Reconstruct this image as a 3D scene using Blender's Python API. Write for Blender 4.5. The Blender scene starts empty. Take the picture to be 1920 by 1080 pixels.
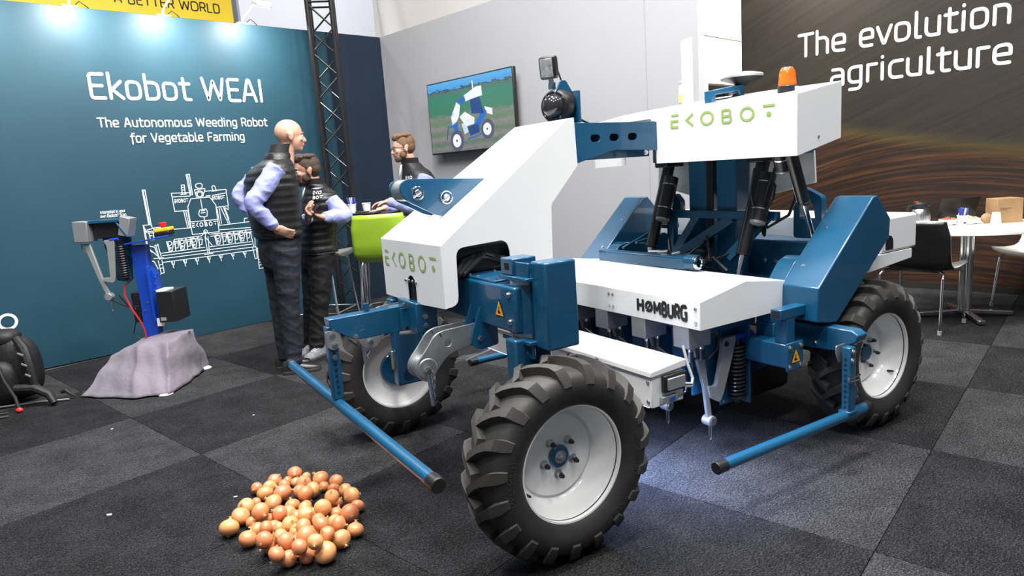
import bpy, bmesh, math, random
import numpy as np
from mathutils import Vector, Matrix, Euler
random.seed(7)
SC = bpy.context.scene
COL = SC.collection
PI = math.pi

# ---------------------------------------------------------------- camera
CAM_H, CAM_YAW, CAM_PITCH, CAM_ROLL, CAM_F = 1.38, 0.8019 - PI / 2, 0.17255, -0.07054, 1269.67
def make_camera():
    cp, sp = math.cos(CAM_PITCH), math.sin(CAM_PITCH)
    fw = Vector((-math.sin(CAM_YAW) * cp, math.cos(CAM_YAW) * cp, -sp))
    r0 = Vector((math.cos(CAM_YAW), math.sin(CAM_YAW), 0))
    u0 = r0.cross(fw)
    r = r0 * math.cos(CAM_ROLL) + u0 * math.sin(CAM_ROLL)
    u = u0 * math.cos(CAM_ROLL) - r0 * math.sin(CAM_ROLL)
    cd = bpy.data.cameras.new('camera')
    cd.sensor_width = 36
    cd.lens = CAM_F / 1920 * 36
    cd.clip_start = 0.05
    co = bpy.data.objects.new('camera', cd)
    COL.objects.link(co)
    m = Matrix((r, u, -fw)).transposed().to_4x4()
    m.translation = Vector((0, 0, CAM_H))
    co.matrix_world = m
    SC.camera = co
make_camera()

# ---------------------------------------------------------------- world, hall lights, exposure
W = bpy.data.worlds.new('hall_air')
SC.world = W
W.use_nodes = True
W.node_tree.nodes['Background'].inputs[0].default_value = (0.80, 0.87, 1.0, 1)
W.node_tree.nodes['Background'].inputs[1].default_value = 0.20
def area(name, loc, size, energy, color=(1, 1, 1), target=None, sy=None, spread=PI):
    ld = bpy.data.lights.new(name, 'AREA')
    ld.energy = energy
    ld.size = size
    if sy:
        ld.shape = 'RECTANGLE'
        ld.size_y = sy
    ld.color = color
    ld.spread = spread
    o = bpy.data.objects.new(name, ld)
    COL.objects.link(o)
    o.location = loc
    d = (Vector(target) - Vector(loc)) if target else Vector((0, 0, -1))
    o.rotation_euler = d.to_track_quat('-Z', 'Y').to_euler()
    return o
HALL = [(-1.6, -0.8, 110), (0.8, -1.2, 120), (3.2, -1.2, 120), (5.4, -0.6, 110), (-0.9, 1.7, 190), (1.4, 1.4, 250), (3.3, 1.2, 230), (0.4, 3.8, 200), (2.4, 3.2, 220)]
for i, (x, y, e) in enumerate(HALL):
    area('hall_light', (x, y, 6.2), 0.8, e, (1.0, 0.985, 0.965))
SC.view_settings.view_transform = 'Standard'
SC.view_settings.look = 'None'
SC.view_settings.gamma = 1
SC.view_settings.use_curve_mapping = False
SC.view_settings.exposure = 0.12

# ---------------------------------------------------------------- materials
def nmat(name):
    m = bpy.data.materials.new(name)
    m.use_nodes = True
    nt = m.node_tree
    return m, nt, nt.nodes['Principled BSDF'], nt.nodes, nt.links
def mat(name, col, rough=0.5, metal=0.0, coat=0.0, spec=0.5, noise=None, bump=None, alpha=None, trans=0.0, emit=None, sheen=0.0):
    """plain procedural material; noise=(scale, amount) varies the colour, bump=(scale, strength)"""
    m, nt, b, N, L = nmat(name)
    b.inputs['Base Color'].default_value = (*col, 1)
    b.inputs['Roughness'].default_value = rough
    b.inputs['Metallic'].default_value = metal
    b.inputs['Coat Weight'].default_value = coat
    b.inputs['Specular IOR Level'].default_value = spec
    b.inputs['Transmission Weight'].default_value = trans
    b.inputs['Sheen Weight'].default_value = sheen
    if emit:
        b.inputs['Emission Color'].default_value = (*emit[:3], 1)
        b.inputs['Emission Strength'].default_value = emit[3]
    tc = N.new('ShaderNodeTexCoord')
    if noise:
        n = N.new('ShaderNodeTexNoise')
        n.inputs['Scale'].default_value = noise[0]
        n.inputs['Detail'].default_value = 4
        L.new(tc.outputs['Object'], n.inputs['Vector'])
        r = N.new('ShaderNodeMapRange')
        r.inputs['From Min'].default_value = 0.3
        r.inputs['From Max'].default_value = 0.7
        r.inputs['To Min'].default_value = 1 - noise[1]
        r.inputs['To Max'].default_value = 1 + noise[1]
        L.new(n.outputs['Fac'], r.inputs['Value'])
        v = N.new('ShaderNodeVectorMath')
        v.operation = 'SCALE'
        v.inputs[0].default_value = col
        L.new(r.outputs[0], v.inputs['Scale'])
        L.new(v.outputs[0], b.inputs['Base Color'])
    if bump:
        n = N.new('ShaderNodeTexNoise')
        n.inputs['Scale'].default_value = bump[0]
        n.inputs['Detail'].default_value = 3
        L.new(tc.outputs['Object'], n.inputs['Vector'])
        bp = N.new('ShaderNodeBump')
        bp.inputs['Strength'].default_value = bump[1]
        bp.inputs['Distance'].default_value = 0.02
        L.new(n.outputs['Fac'], bp.inputs['Height'])
        L.new(bp.outputs[0], b.inputs['Normal'])
    return m

BLUE = mat('blue_paint', (0.0045, 0.070, 0.150), 0.32, coat=0.5, noise=(3, 0.06), bump=(60, 0.02))
ROYAL = mat('royal_blue_paint', (0.006, 0.055, 0.42), 0.35, coat=0.4, noise=(4, 0.08))
WHITE = mat('white_powder_coat', (0.83, 0.84, 0.84), 0.42, noise=(2, 0.02))
RIMW = mat('white_rim_paint', (0.80, 0.80, 0.79), 0.28, coat=0.4, noise=(5, 0.03))
GALV = mat('zinc_plate', (0.52, 0.54, 0.54), 0.34, metal=0.85, noise=(14, 0.22))
CHROME = mat('chrome', (0.75, 0.76, 0.78), 0.12, metal=1.0, noise=(5, 0.03))
STEEL = mat('bolt_steel', (0.62, 0.62, 0.64), 0.25, metal=1.0, noise=(40, 0.1))
ALU = mat('grey_aluminium', (0.36, 0.37, 0.38), 0.42, metal=0.55, noise=(8, 0.06))
GREYP = mat('grey_casting_paint', (0.30, 0.31, 0.31), 0.45, metal=0.25, noise=(8, 0.05))
BLACKP = mat('black_plastic', (0.012, 0.012, 0.013), 0.38, noise=(20, 0.15))
BLACKM = mat('black_painted_metal', (0.010, 0.010, 0.011), 0.30, coat=0.2, noise=(15, 0.2))
RUBBER = mat('tyre_rubber', (0.021, 0.020, 0.019), 0.62, noise=(9, 0.35), bump=(120, 0.05))
RUBBER2 = mat('tyre_lug_rubber', (0.036, 0.034, 0.031), 0.66, noise=(12, 0.35), bump=(90, 0.06))
GREEN_PRINT = mat('green_print', (0.34, 0.49, 0.13), 0.45, noise=(5, 0.02))
BLACK_PRINT = mat('black_print', (0.008, 0.008, 0.009), 0.4, noise=(5, 0.05))
WHITE_PRINT = mat('white_vinyl', (0.80, 0.82, 0.84), 0.5, noise=(4, 0.02))
PALE_PRINT = mat('pale_line_print', (0.62, 0.68, 0.72), 0.5, noise=(4, 0.03))
YELLOW_DECAL = mat('yellow_decal', (0.90, 0.42, 0.02), 0.4, noise=(6, 0.03))
DARKHOLE = mat('dark_opening', (0.004, 0.004, 0.005), 0.6, noise=(6, 0.1))

# ---------------------------------------------------------------- mesh helpers
class MB:
    """collects shapes; build() links them as ONE mesh object"""
    def __init__(s):
        s.v, s.f = [], []
    def add(s, vs, fs):
        n = len(s.v)
        s.v += [tuple(v) for v in vs]
        s.f += [tuple(i + n for i in f) for f in fs]
        return s
    def box(s, x0, x1, y0, y1, z0, z1):
        v = [(x, y, z) for z in (z0, z1) for y in (y0, y1) for x in (x0, x1)]
        return s.add(v, [(0, 2, 3, 1), (4, 5, 7, 6), (0, 1, 5, 4), (2, 6, 7, 3), (0, 4, 6, 2), (1, 3, 7, 5)])
    def obox(s, c, size, rot):
        """box of size at c turned by rot (Euler tuple or Matrix)"""
        m = rot if isinstance(rot, Matrix) else Euler(rot).to_matrix()
        v = []
        for z in (-.5, .5):
            for y in (-.5, .5):
                for x in (-.5, .5):
                    v.append(Vector(c) + m @ Vector((x * size[0], y * size[1], z * size[2])))
        return s.add(v, [(0, 2, 3, 1), (4, 5, 7, 6), (0, 1, 5, 4), (2, 6, 7, 3), (0, 4, 6, 2), (1, 3, 7, 5)])
    def bar(s, p0, p1, w, h, up=(0, 0, 1)):
        """rectangular bar from p0 to p1, w across, h along up"""
        p0, p1 = Vector(p0), Vector(p1)
        d = p1 - p0
        t = d.normalized()
        side = t.cross(Vector(up)).normalized()
        u = side.cross(t).normalized()
        m = Matrix((t, side, u)).transposed()
        return s.obox((p0 + p1) / 2, (d.length, w, h), m)
    def prism(s, poly, plane, a0, a1):
        """extrude a 2-D outline: 'xz' along y, 'yz' along x, 'xy' along z; a0/a1 numbers or functions of the point"""
        n = len(poly)
        def pt(p, a):
            a = a(p) if callable(a) else a
            return {'xz': (p[0], a, p[1]), 'yz': (a, p[0], p[1]), 'xy': (p[0], p[1], a)}[plane]
        v = [pt(p, a0) for p in poly] + [pt(p, a1) for p in poly]
        f = [tuple(range(n)), tuple(range(2 * n - 1, n - 1, -1))]
        f += [(i, i + n, (i + 1) % n + n, (i + 1) % n) for i in range(n)]
        return s.add(v, f)
    def cyl(s, p0, p1, r0, r1=None, n=16):
        r1 = r0 if r1 is None else r1
        p0, p1 = Vector(p0), Vector(p1)
        q = (p1 - p0).to_track_quat('Z', 'Y').to_matrix()
        v = []
        for p, r in ((p0, r0), (p1, r1)):
            for i in range(n):
                a = 2 * PI * i / n
                v.append(p + q @ Vector((r * math.cos(a), r * math.sin(a), 0)))
        f = [(i, (i + 1) % n, (i + 1) % n + n, i + n) for i in range(n)]
        f += [tuple(range(n - 1, -1, -1)), tuple(range(n, 2 * n))]
        return s.add(v, f)
    def tube(s, pts, r, n=8, closed=False):
        pts = [Vector(p) for p in pts]
        m = len(pts)
        rs = r if isinstance(r, (list, tuple)) else [r] * m
        t0 = (pts[1] - pts[0]).normalized()
        ref = t0.orthogonal().normalized()
        v = []
        for i, p in enumerate(pts):
            if closed:
                t = (pts[(i + 1) % m] - pts[i - 1]).normalized()
            else:
                t = (pts[min(i + 1, m - 1)] - pts[max(i - 1, 0)]).normalized()
            ref = (ref - t * ref.dot(t)).normalized()
            b = t.cross(ref)
            for k in range(n):
                a = 2 * PI * k / n
                v.append(p + (ref * math.cos(a) + b * math.sin(a)) * rs[i])
        f = []
        for i in range(m if closed else m - 1):
            j = (i + 1) % m
            f += [(i * n + k, i * n + (k + 1) % n, j * n + (k + 1) % n, j * n + k) for k in range(n)]
        if not closed:
            f += [tuple(range(n - 1, -1, -1)), tuple(range((m - 1) * n, m * n))]
        return s.add(v, f)
    def lathe(s, prof, origin=(0, 0, 0), axis=(0, 0, 1), n=32, closed=False):
        """prof: list of (radius, height)"""
        q = Vector(axis).to_track_quat('Z', 'Y').to_matrix()
        o = Vector(origin)
        v, f = [], []
        m = len(prof)
        for r, h in prof:
            for i in range(n):
                a = 2 * PI * i / n
                v.append(o + q @ Vector((max(r, 1e-5) * math.cos(a), max(r, 1e-5) * math.sin(a), h)))
        for j in range(m if closed else m - 1):
            k = (j + 1) % m
            f += [(j * n + i, j * n + (i + 1) % n, k * n + (i + 1) % n, k * n + i) for i in range(n)]
        if not closed:
            f += [tuple(range(n - 1, -1, -1)), tuple(range((m - 1) * n, m * n))]
        return s.add(v, f)
    def ball(s, c, r, nu=16, nv=10):
        r = r if isinstance(r, (list, tuple)) else (r, r, r)
        v, f = [], []
        for j in range(nv + 1):
            t = PI * j / nv
            for i in range(nu):
                a = 2 * PI * i / nu
                v.append((c[0] + r[0] * math.sin(t) * math.cos(a) + (1e-5 * math.cos(a) if j in (0, nv) else 0),
                          c[1] + r[1] * math.sin(t) * math.sin(a) + (1e-5 * math.sin(a) if j in (0, nv) else 0),
                          c[2] + r[2] * math.cos(t)))
        for j in range(nv):
            f += [(j * nu + i, (j + 1) * nu + i, (j + 1) * nu + (i + 1) % nu, j * nu + (i + 1) % nu) for i in range(nu)]
        f += [tuple(range(nu)), tuple(range((nv + 1) * nu - 1, nv * nu - 1, -1))]
        return s.add(v, f)
    def loft(s, rings):
        """rings: equal-length closed loops of points"""
        n = len(rings[0])
        v = [p for r in rings for p in r]
        f = []
        for j in range(len(rings) - 1):
            f += [(j * n + i, j * n + (i + 1) % n, (j + 1) * n + (i + 1) % n, (j + 1) * n + i) for i in range(n)]
        f += [tuple(range(n - 1, -1, -1)), tuple(range((len(rings) - 1) * n, len(rings) * n))]
        return s.add(v, f)
    def plate(s, outer, holes, plane, a0, a1):
        """flat plate with holes, extruded like prism"""
        b = bmesh.new()
        for loop in [outer] + holes:
            vs = [b.verts.new((p[0], p[1], 0)) for p in loop]
            for i in range(len(vs)):
                b.edges.new((vs[i], vs[(i + 1) % len(vs)]))
        bmesh.ops.triangle_fill(b, use_beauty=True, use_dissolve=False, edges=b.edges[:])
        b.verts.index_update()
        P = [tuple(v.co) for v in b.verts]
        F = [tuple(v.index for v in f.verts) for f in b.faces]
        b.free()
        n = len(P)
        def pt(p, a):
            a = a(p) if callable(a) else a
            return {'xz': (p[0], a, p[1]), 'yz': (a, p[0], p[1]), 'xy': (p[0], p[1], a)}[plane]
        v = [pt(p, a0) for p in P] + [pt(p, a1) for p in P]
        f = F + [tuple(i + n for i in reversed(q)) for q in F]
        k = 0
        for loop in [outer] + holes:
            m = len(loop)
            f += [(k + i, k + i + n, k + (i + 1) % m + n, k + (i + 1) % m) for i in range(m)]
            k += m
        return s.add(v, f)
    def mesh(s, name, material, smooth=True, angle=32):
        me = bpy.data.meshes.new(name)
        me.from_pydata(s.v, [], s.f)
        me.validate()
        b = bmesh.new()
        b.from_mesh(me)
        bmesh.ops.recalc_face_normals(b, faces=b.faces[:])
        b.to_mesh(me)
        b.free()
        if material:
            me.materials.append(material)
        if smooth:
            me.polygons.foreach_set('use_smooth', [True] * len(me.polygons))
            me.set_sharp_from_angle(angle=math.radians(angle))
        return me
    def build(s, name, material, parent=None, bevel=0, seg=2, smooth=True, angle=32, label=None, solid=0):
        return obj(name, s.mesh(name, material, smooth, angle), parent, bevel, seg, label, solid)

def obj(name, me, parent=None, bevel=0, seg=2, label=None, solid=0):
    o = bpy.data.objects.new(name, me)
    COL.objects.link(o)
    if parent:
        o.parent = parent
    if solid:
        m = o.modifiers.new('thickness', 'SOLIDIFY')
        m.thickness = solid
        m.offset = 0
    if bevel:
        m = o.modifiers.new('bevel', 'BEVEL')
        m.width = bevel
        m.segments = seg
        m.limit_method = 'ANGLE'
        m.angle_limit = math.radians(40)
    if label:
        o['label'] = label
    return o
def inst(name, me, parent, loc=(0, 0, 0), rot=(0, 0, 0), scale=(1, 1, 1)):
    o = bpy.data.objects.new(name, me)
    COL.objects.link(o)
    o.parent = parent
    o.location, o.rotation_euler, o.scale = loc, rot, scale
    return o
def thing(name, label, cat, loc=(0, 0, 0), rz=0, group=None):
    o = bpy.data.objects.new(name, None)
    COL.objects.link(o)
    o.empty_display_size = 0.1
    o.location = loc
    o.rotation_euler = (0, 0, rz)
    return tag(o, label, cat, group)
def tag(o, label, cat, group=None):
    o['label'] = label
    o['category'] = cat
    if group:
        o['group'] = group
    return o
def struct(o):
    o['kind'] = 'structure'
    return o
def rounded(pts, r, closed=True, seg=6):
    """round the corners of an outline; r is one radius or a list"""
    n = len(pts)
    out = []
    for i, p in enumerate(pts):
        rr = r[i] if isinstance(r, (list, tuple)) else r
        if (not closed and i in (0, n - 1)) or rr <= 0:
            out.append(tuple(p))
            continue
        a, b, c = Vector(pts[i - 1]), Vector(p), Vector(pts[(i + 1) % n])
        d1, d2 = (a - b), (c - b)
        l = min(rr, d1.length * 0.499, d2.length * 0.499)
        s, e = b + d1.normalized() * l, b + d2.normalized() * l
        for k in range(seg + 1):
            t = k / seg
            out.append(tuple(s * (1 - t) ** 2 + b * 2 * t * (1 - t) + e * t * t))
    return out
def circle(cx, cy, r, n=20, a0=0):
    return [(cx + r * math.cos(a0 + 2 * PI * i / n), cy + r * math.sin(a0 + 2 * PI * i / n)) for i in range(n)]
def hexbolt(r=0.009, h=0.009, washer=True):
    m = MB()
    m.cyl((0, 0, 0), (0, 0, h), r, r * 0.94, 6)
    if washer:
        m.cyl((0, 0, -0.001), (0, 0, 0.002), r * 1.35, n=14)
    return m.mesh('bolt', STEEL)
BOLT = hexbolt()
SMALLBOLT = hexbolt(0.006, 0.006)
ROT = {'-y': (PI / 2, 0, 0), '+y': (-PI / 2, 0, 0), '-x': (0, -PI / 2, 0), '+x': (0, PI / 2, 0), '+z': (0, 0, 0), '-z': (PI, 0, 0)}
def bolts(parent, pts, axis, me=None, name='bolt'):
    for p in pts:
        inst(name, me or BOLT, parent, p, ROT[axis])

# ---------------------------------------------------------------- lettering: a rounded stroke alphabet
G = {
 'E': (.48, [([(.45, .7), (.06, .7), (.06, 0), (.45, 0)], .09), ([(.06, .36), (.40, .36)], 0)]),
 'F': (.46, [([(.45, .7), (.06, .7), (.06, 0)], .09), ([(.06, .36), (.40, .36)], 0)]),
 'k': (.44, [([(.06, .73), (.06, 0)], 0), ([(.40, .5), (.12, .26), (.43, 0)], 0)]),
 'o': (.50, [([(.05, .25), (.05, 0), (.45, 0), (.45, .5), (.05, .5), (.05, .25)], .19)]),
 'b': (.50, [([(.06, .73), (.06, 0)], 0), ([(.06, 0), (.45, 0), (.45, .5), (.06, .5)], .18)]),
 'd': (.50, [([(.44, .73), (.44, 0)], 0), ([(.44, 0), (.05, 0), (.05, .5), (.44, .5)], .18)]),
 't': (.36, [([(.14, .66), (.14, 0), (.34, 0)], .13), ([(.02, .5), (.34, .5)], 0)]),
 'W': (.80, [([(.02, .7), (.18, 0), (.39, .64), (.60, 0), (.76, .7)], .05)]),
 'w': (.66, [([(.02, .5), (.16, 0), (.32, .46), (.48, 0), (.62, .5)], .04)]),
 'A': (.56, [([(.03, 0), (.24, .7), (.31, .7), (.52, 0)], .05), ([(.10, .22), (.45, .22)], 0)]),
 'I': (.18, [([(.08, 0), (.08, .7)], 0)]),
 'T': (.52, [([(.01, .7), (.51, .7)], 0), ([(.26, .7), (.26, 0)], 0)]),
 'h': (.49, [([(.06, .73), (.06, 0)], 0), ([(.06, .5), (.43, .5), (.43, 0)], .18)]),
 'e': (.49, [([(.07, .24), (.44, .24)], 0), ([(.44, .24), (.44, .5), (.05, .5), (.05, 0), (.42, 0)], [0, .18, .18, .18, 0])]),
 'u': (.49, [([(.06, .5), (.06, 0), (.43, 0)], .18), ([(.43, .5), (.43, 0)], 0)]),
 'n': (.49, [([(.06, 0), (.06, .5), (.43, .5), (.43, 0)], [0, .02, .18, 0])]),
 'm': (.78, [([(.06, 0), (.06, .5), (.72, .5), (.72, 0)], [0, .02, .18, 0]), ([(.39, .5), (.39, 0)], 0)]),
 's': (.44, [([(.39, .5), (.06, .5), (.06, .27), (.40, .23), (.40, 0), (.04, 0)], .12)]),
 'i': (.17, [([(.08, 0), (.08, .5)], 0), ([(.08, .68), (.08, .69)], 0)]),
 'g': (.50, [([(.43, .5), (.05, .5), (.05, .02), (.43, .02)], .18), ([(.43, .5), (.43, -.2), (.08, -.2)], .15)]),
 'R': (.52, [([(.06, 0), (.06, .7)], 0), ([(.06, .7), (.46, .7), (.46, .32), (.06, .32)], .17), ([(.30, .32), (.48, 0)], 0)]),
 'f': (.34, [([(.36, .73), (.14, .73), (.14, -.14)], .15), ([(.02, .5), (.32, .5)], 0)]),
 'r': (.34, [([(.06, .5), (.06, 0)], 0), ([(.06, .36), (.06, .5), (.32, .5)], .14)]),
 'V': (.54, [([(.02, .7), (.25, 0), (.29, 0), (.52, .7)], .03)]),
 'v': (.46, [([(.02, .5), (.21, 0), (.25, 0), (.44, .5)], .03)]),
 'a': (.49, [([(.09, .5), (.43, .5), (.43, 0)], .17), ([(.43, 0), (.05, 0), (.05, .28), (.43, .28)], .13)]),
 'l': (.22, [([(.07, .73), (.07, 0), (.20, 0)], .11)]),
 'c': (.43, [([(.41, .5), (.05, .5), (.05, 0), (.41, 0)], .18)]),
 'y': (.50, [([(.06, .5), (.06, .02), (.43, .02)], .17), ([(.43, .5), (.43, -.2), (.09, -.2)], .15)]),
 '?': (.44, [([(.05, .7), (.38, .7), (.38, .4), (.19, .34), (.19, .2)], .13), ([(.19, .02), (.19, .03)], 0)]),
 'S': (.50, [([(.44, .7), (.06, .7), (.06, .38), (.45, .34), (.45, 0), (.04, 0)], .14)]),
 'B': (.52, [([(.06, 0), (.06, .7)], 0), ([(.06, .7), (.44, .7), (.44, .36), (.06, .36)], .15), ([(.06, .36), (.47, .36), (.47, 0), (.06, 0)], .15)]),
 'O': (.62, [([(.05, .35), (.05, 0), (.57, 0), (.57, .7), (.05, .7), (.05, .35)], .26)]),
 'L': (.44, [([(.06, .7), (.06, 0), (.42, 0)], .02)]),
 'D': (.56, [([(.06, 0), (.06, .7)], 0), ([(.06, .7), (.50, .7), (.50, 0), (.06, 0)], .24)]),
 'H': (.58, [([(.07, .7), (.07, 0)], 0), ([(.51, .7), (.51, 0)], 0), ([(.07, .35), (.51, .35)], 0)]),
 'M': (.76, [([(.09, 0), (.09, .7)], 0), ([(.67, 0), (.67, .7)], 0), ([(.10, .62), (.38, .20)], 0), ([(.66, .62), (.38, .20)], 0)]),
 'U': (.58, [([(.07, .7), (.07, 0), (.51, 0), (.51, .7)], .22)]),
 'G': (.60, [([(.52, .6), (.50, .7), (.06, .7), (.06, 0), (.53, 0), (.53, .34), (.36, .34)], [0, .05, .24, .24, .05, 0, 0])]),
 'P': (.52, [([(.06, 0), (.06, .7)], 0), ([(.06, .7), (.46, .7), (.46, .32), (.06, .32)], .17)]),
 'N': (.58, [([(.07, 0), (.07, .7)], 0), ([(.51, 0), (.51, .7)], 0), ([(.07, .68), (.51, .02)], 0)]),
 '\u2174': (.50, [([(.44, .7), (.08, .7), (.06, .40), (.44, .40), (.44, 0), (.04, 0)], [0, .03, .03, .16, .16, 0])]),
 '\u2173': (.54, [([(.36, 0), (.36, .7), (.04, .2), (.50, .2)], [0, .02, .02, 0])]),
 ' ': (.26, []),
 # the logotype's own letters
 '1': (.62, [([(.04, .7), (.48, .7)], 0), ([(.48, .36), (.04, .36), (.04, 0), (.48, 0)], 0)]),
 '2': (.60, [([(.44, .70), (.05, .35), (.44, 0)], 0)]),
 '3': (.92, [(circle(.38, .35, .35, 24) + [(.73, .35)], 0)]),
 '4': (.78, [([(.06, 0), (.06, .7)], 0), ([(.06, .7), (.52, .7), (.52, .36), (.06, .36)], .17), ([(.06, .36), (.55, .36), (.55, 0), (.06, 0)], .17)]),
 '5': (.70, [([(.02, .7), (.68, .7)], 0)]),
}
LOGO = '123435'
def ribbon(v, f, pts, w, cap=True):
    """flat stroke of width w along pts (2-D) with round ends"""
    P = [Vector(p) for p in pts]
    closed = (P[0] - P[-1]).length < 1e-6 and len(P) > 3
    h = w / 2
    L, Rr = [], []
    m = len(P)
    for i, p in enumerate(P):
        a = P[i - 1] if i else (P[-2] if closed else None)
        c = P[i + 1] if i < m - 1 else (P[1] if closed else None)
        d1 = (p - a).normalized() if a is not None and (p - a).length > 1e-9 else None
        d2 = (c - p).normalized() if c is not None and (c - p).length > 1e-9 else None
        d1 = d1 or d2 or Vector((1, 0))
        d2 = d2 or d1
        n1, n2 = Vector((-d1.y, d1.x)), Vector((-d2.y, d2.x))
        n = (n1 + n2)
        n = n.normalized() if n.length > 1e-6 else n1
        k = min(1 / max(n.dot(n1), 0.35), 1.6)
        L.append(p + n * h * k)
        Rr.append(p - n * h * k)
    b = len(v)
    v += L + Rr
    f += [(b + i, b + i + 1, b + m + i + 1, b + m + i) for i in range(m - 1)]
    if cap and not closed:
        for p, q in ((P[0], P[1]), (P[-1], P[-2])):
            d = (p - q).normalized() if (p - q).length > 1e-9 else Vector((1, 0))
            nn = Vector((-d.y, d.x))
            b = len(v)
            v += [p + nn * h * math.cos(PI * k / 8) + d * h * math.sin(PI * k / 8) for k in range(9)]
            f += [tuple(range(b, b + 9))]
def lettering(name, txt, size, stroke, origin, ex, ez, material, parent, fit=None, align='l', track=.06, cap=True, lift=0.0012, label=None):
    """flat vinyl letters, one object each, from origin along ex with up-direction ez; size = cap height, fit = wanted length"""
    s = size / .7
    w = sum(G[c][0] + track for c in txt) - track
    kx = fit / (w * s) if fit else 1
    ex, ez = Vector(ex).normalized(), Vector(ez).normalized()
    nrm = ex.cross(ez).normalized()
    o = Vector(origin)
    x = 0
    for ch in txt:
        v, f, lay = [], [], []
        for i, (pts, r) in enumerate(G[ch][1]):
            pp = rounded(pts, r, closed=False, seg=6) if r else pts
            b0 = len(v)
            ribbon(v, f, [((x + p[0]) * s, p[1] * s) for p in pp], stroke * s, cap)
            lay += [i] * (len(v) - b0)
        if ch == '5':
            b = len(v)
            v += [Vector(((x + .35) * s + .135 * s * math.cos(2 * PI * k / 20), .24 * s + .135 * s * math.sin(2 * PI * k / 20))) for k in range(20)]
            f += [tuple(range(b, b + 20))]
            lay += [0] * 20
        x += G[ch][0] + track
        if not f:
            continue
        me = bpy.data.meshes.new(name)
        me.from_pydata([o + ex * (p.x * kx) + ez * p.y + nrm * (lift + .0004 * q) for p, q in zip(v, lay)], [], f)
        me.materials.append(material)
        obj(name, me, parent, label=label)
def strokes(name, paths, w, origin, ex, ez, material, parent, lift=0.0012, label=None):
    v, f, lay = [], [], []
    for i, p in enumerate(paths):
        b0 = len(v)
        ribbon(v, f, p, w)
        lay += [i % 9] * (len(v) - b0)
    ex, ez = Vector(ex), Vector(ez)
    nrm = ex.cross(ez)
    o = Vector(origin)
    me = bpy.data.meshes.new(name)
    me.from_pydata([o + ex * p.x + ez * p.y + nrm * (lift + .0003 * q) for p, q in zip(v, lay)], [], f)
    me.materials.append(material)
    return obj(name, me, parent, label=label)
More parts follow.
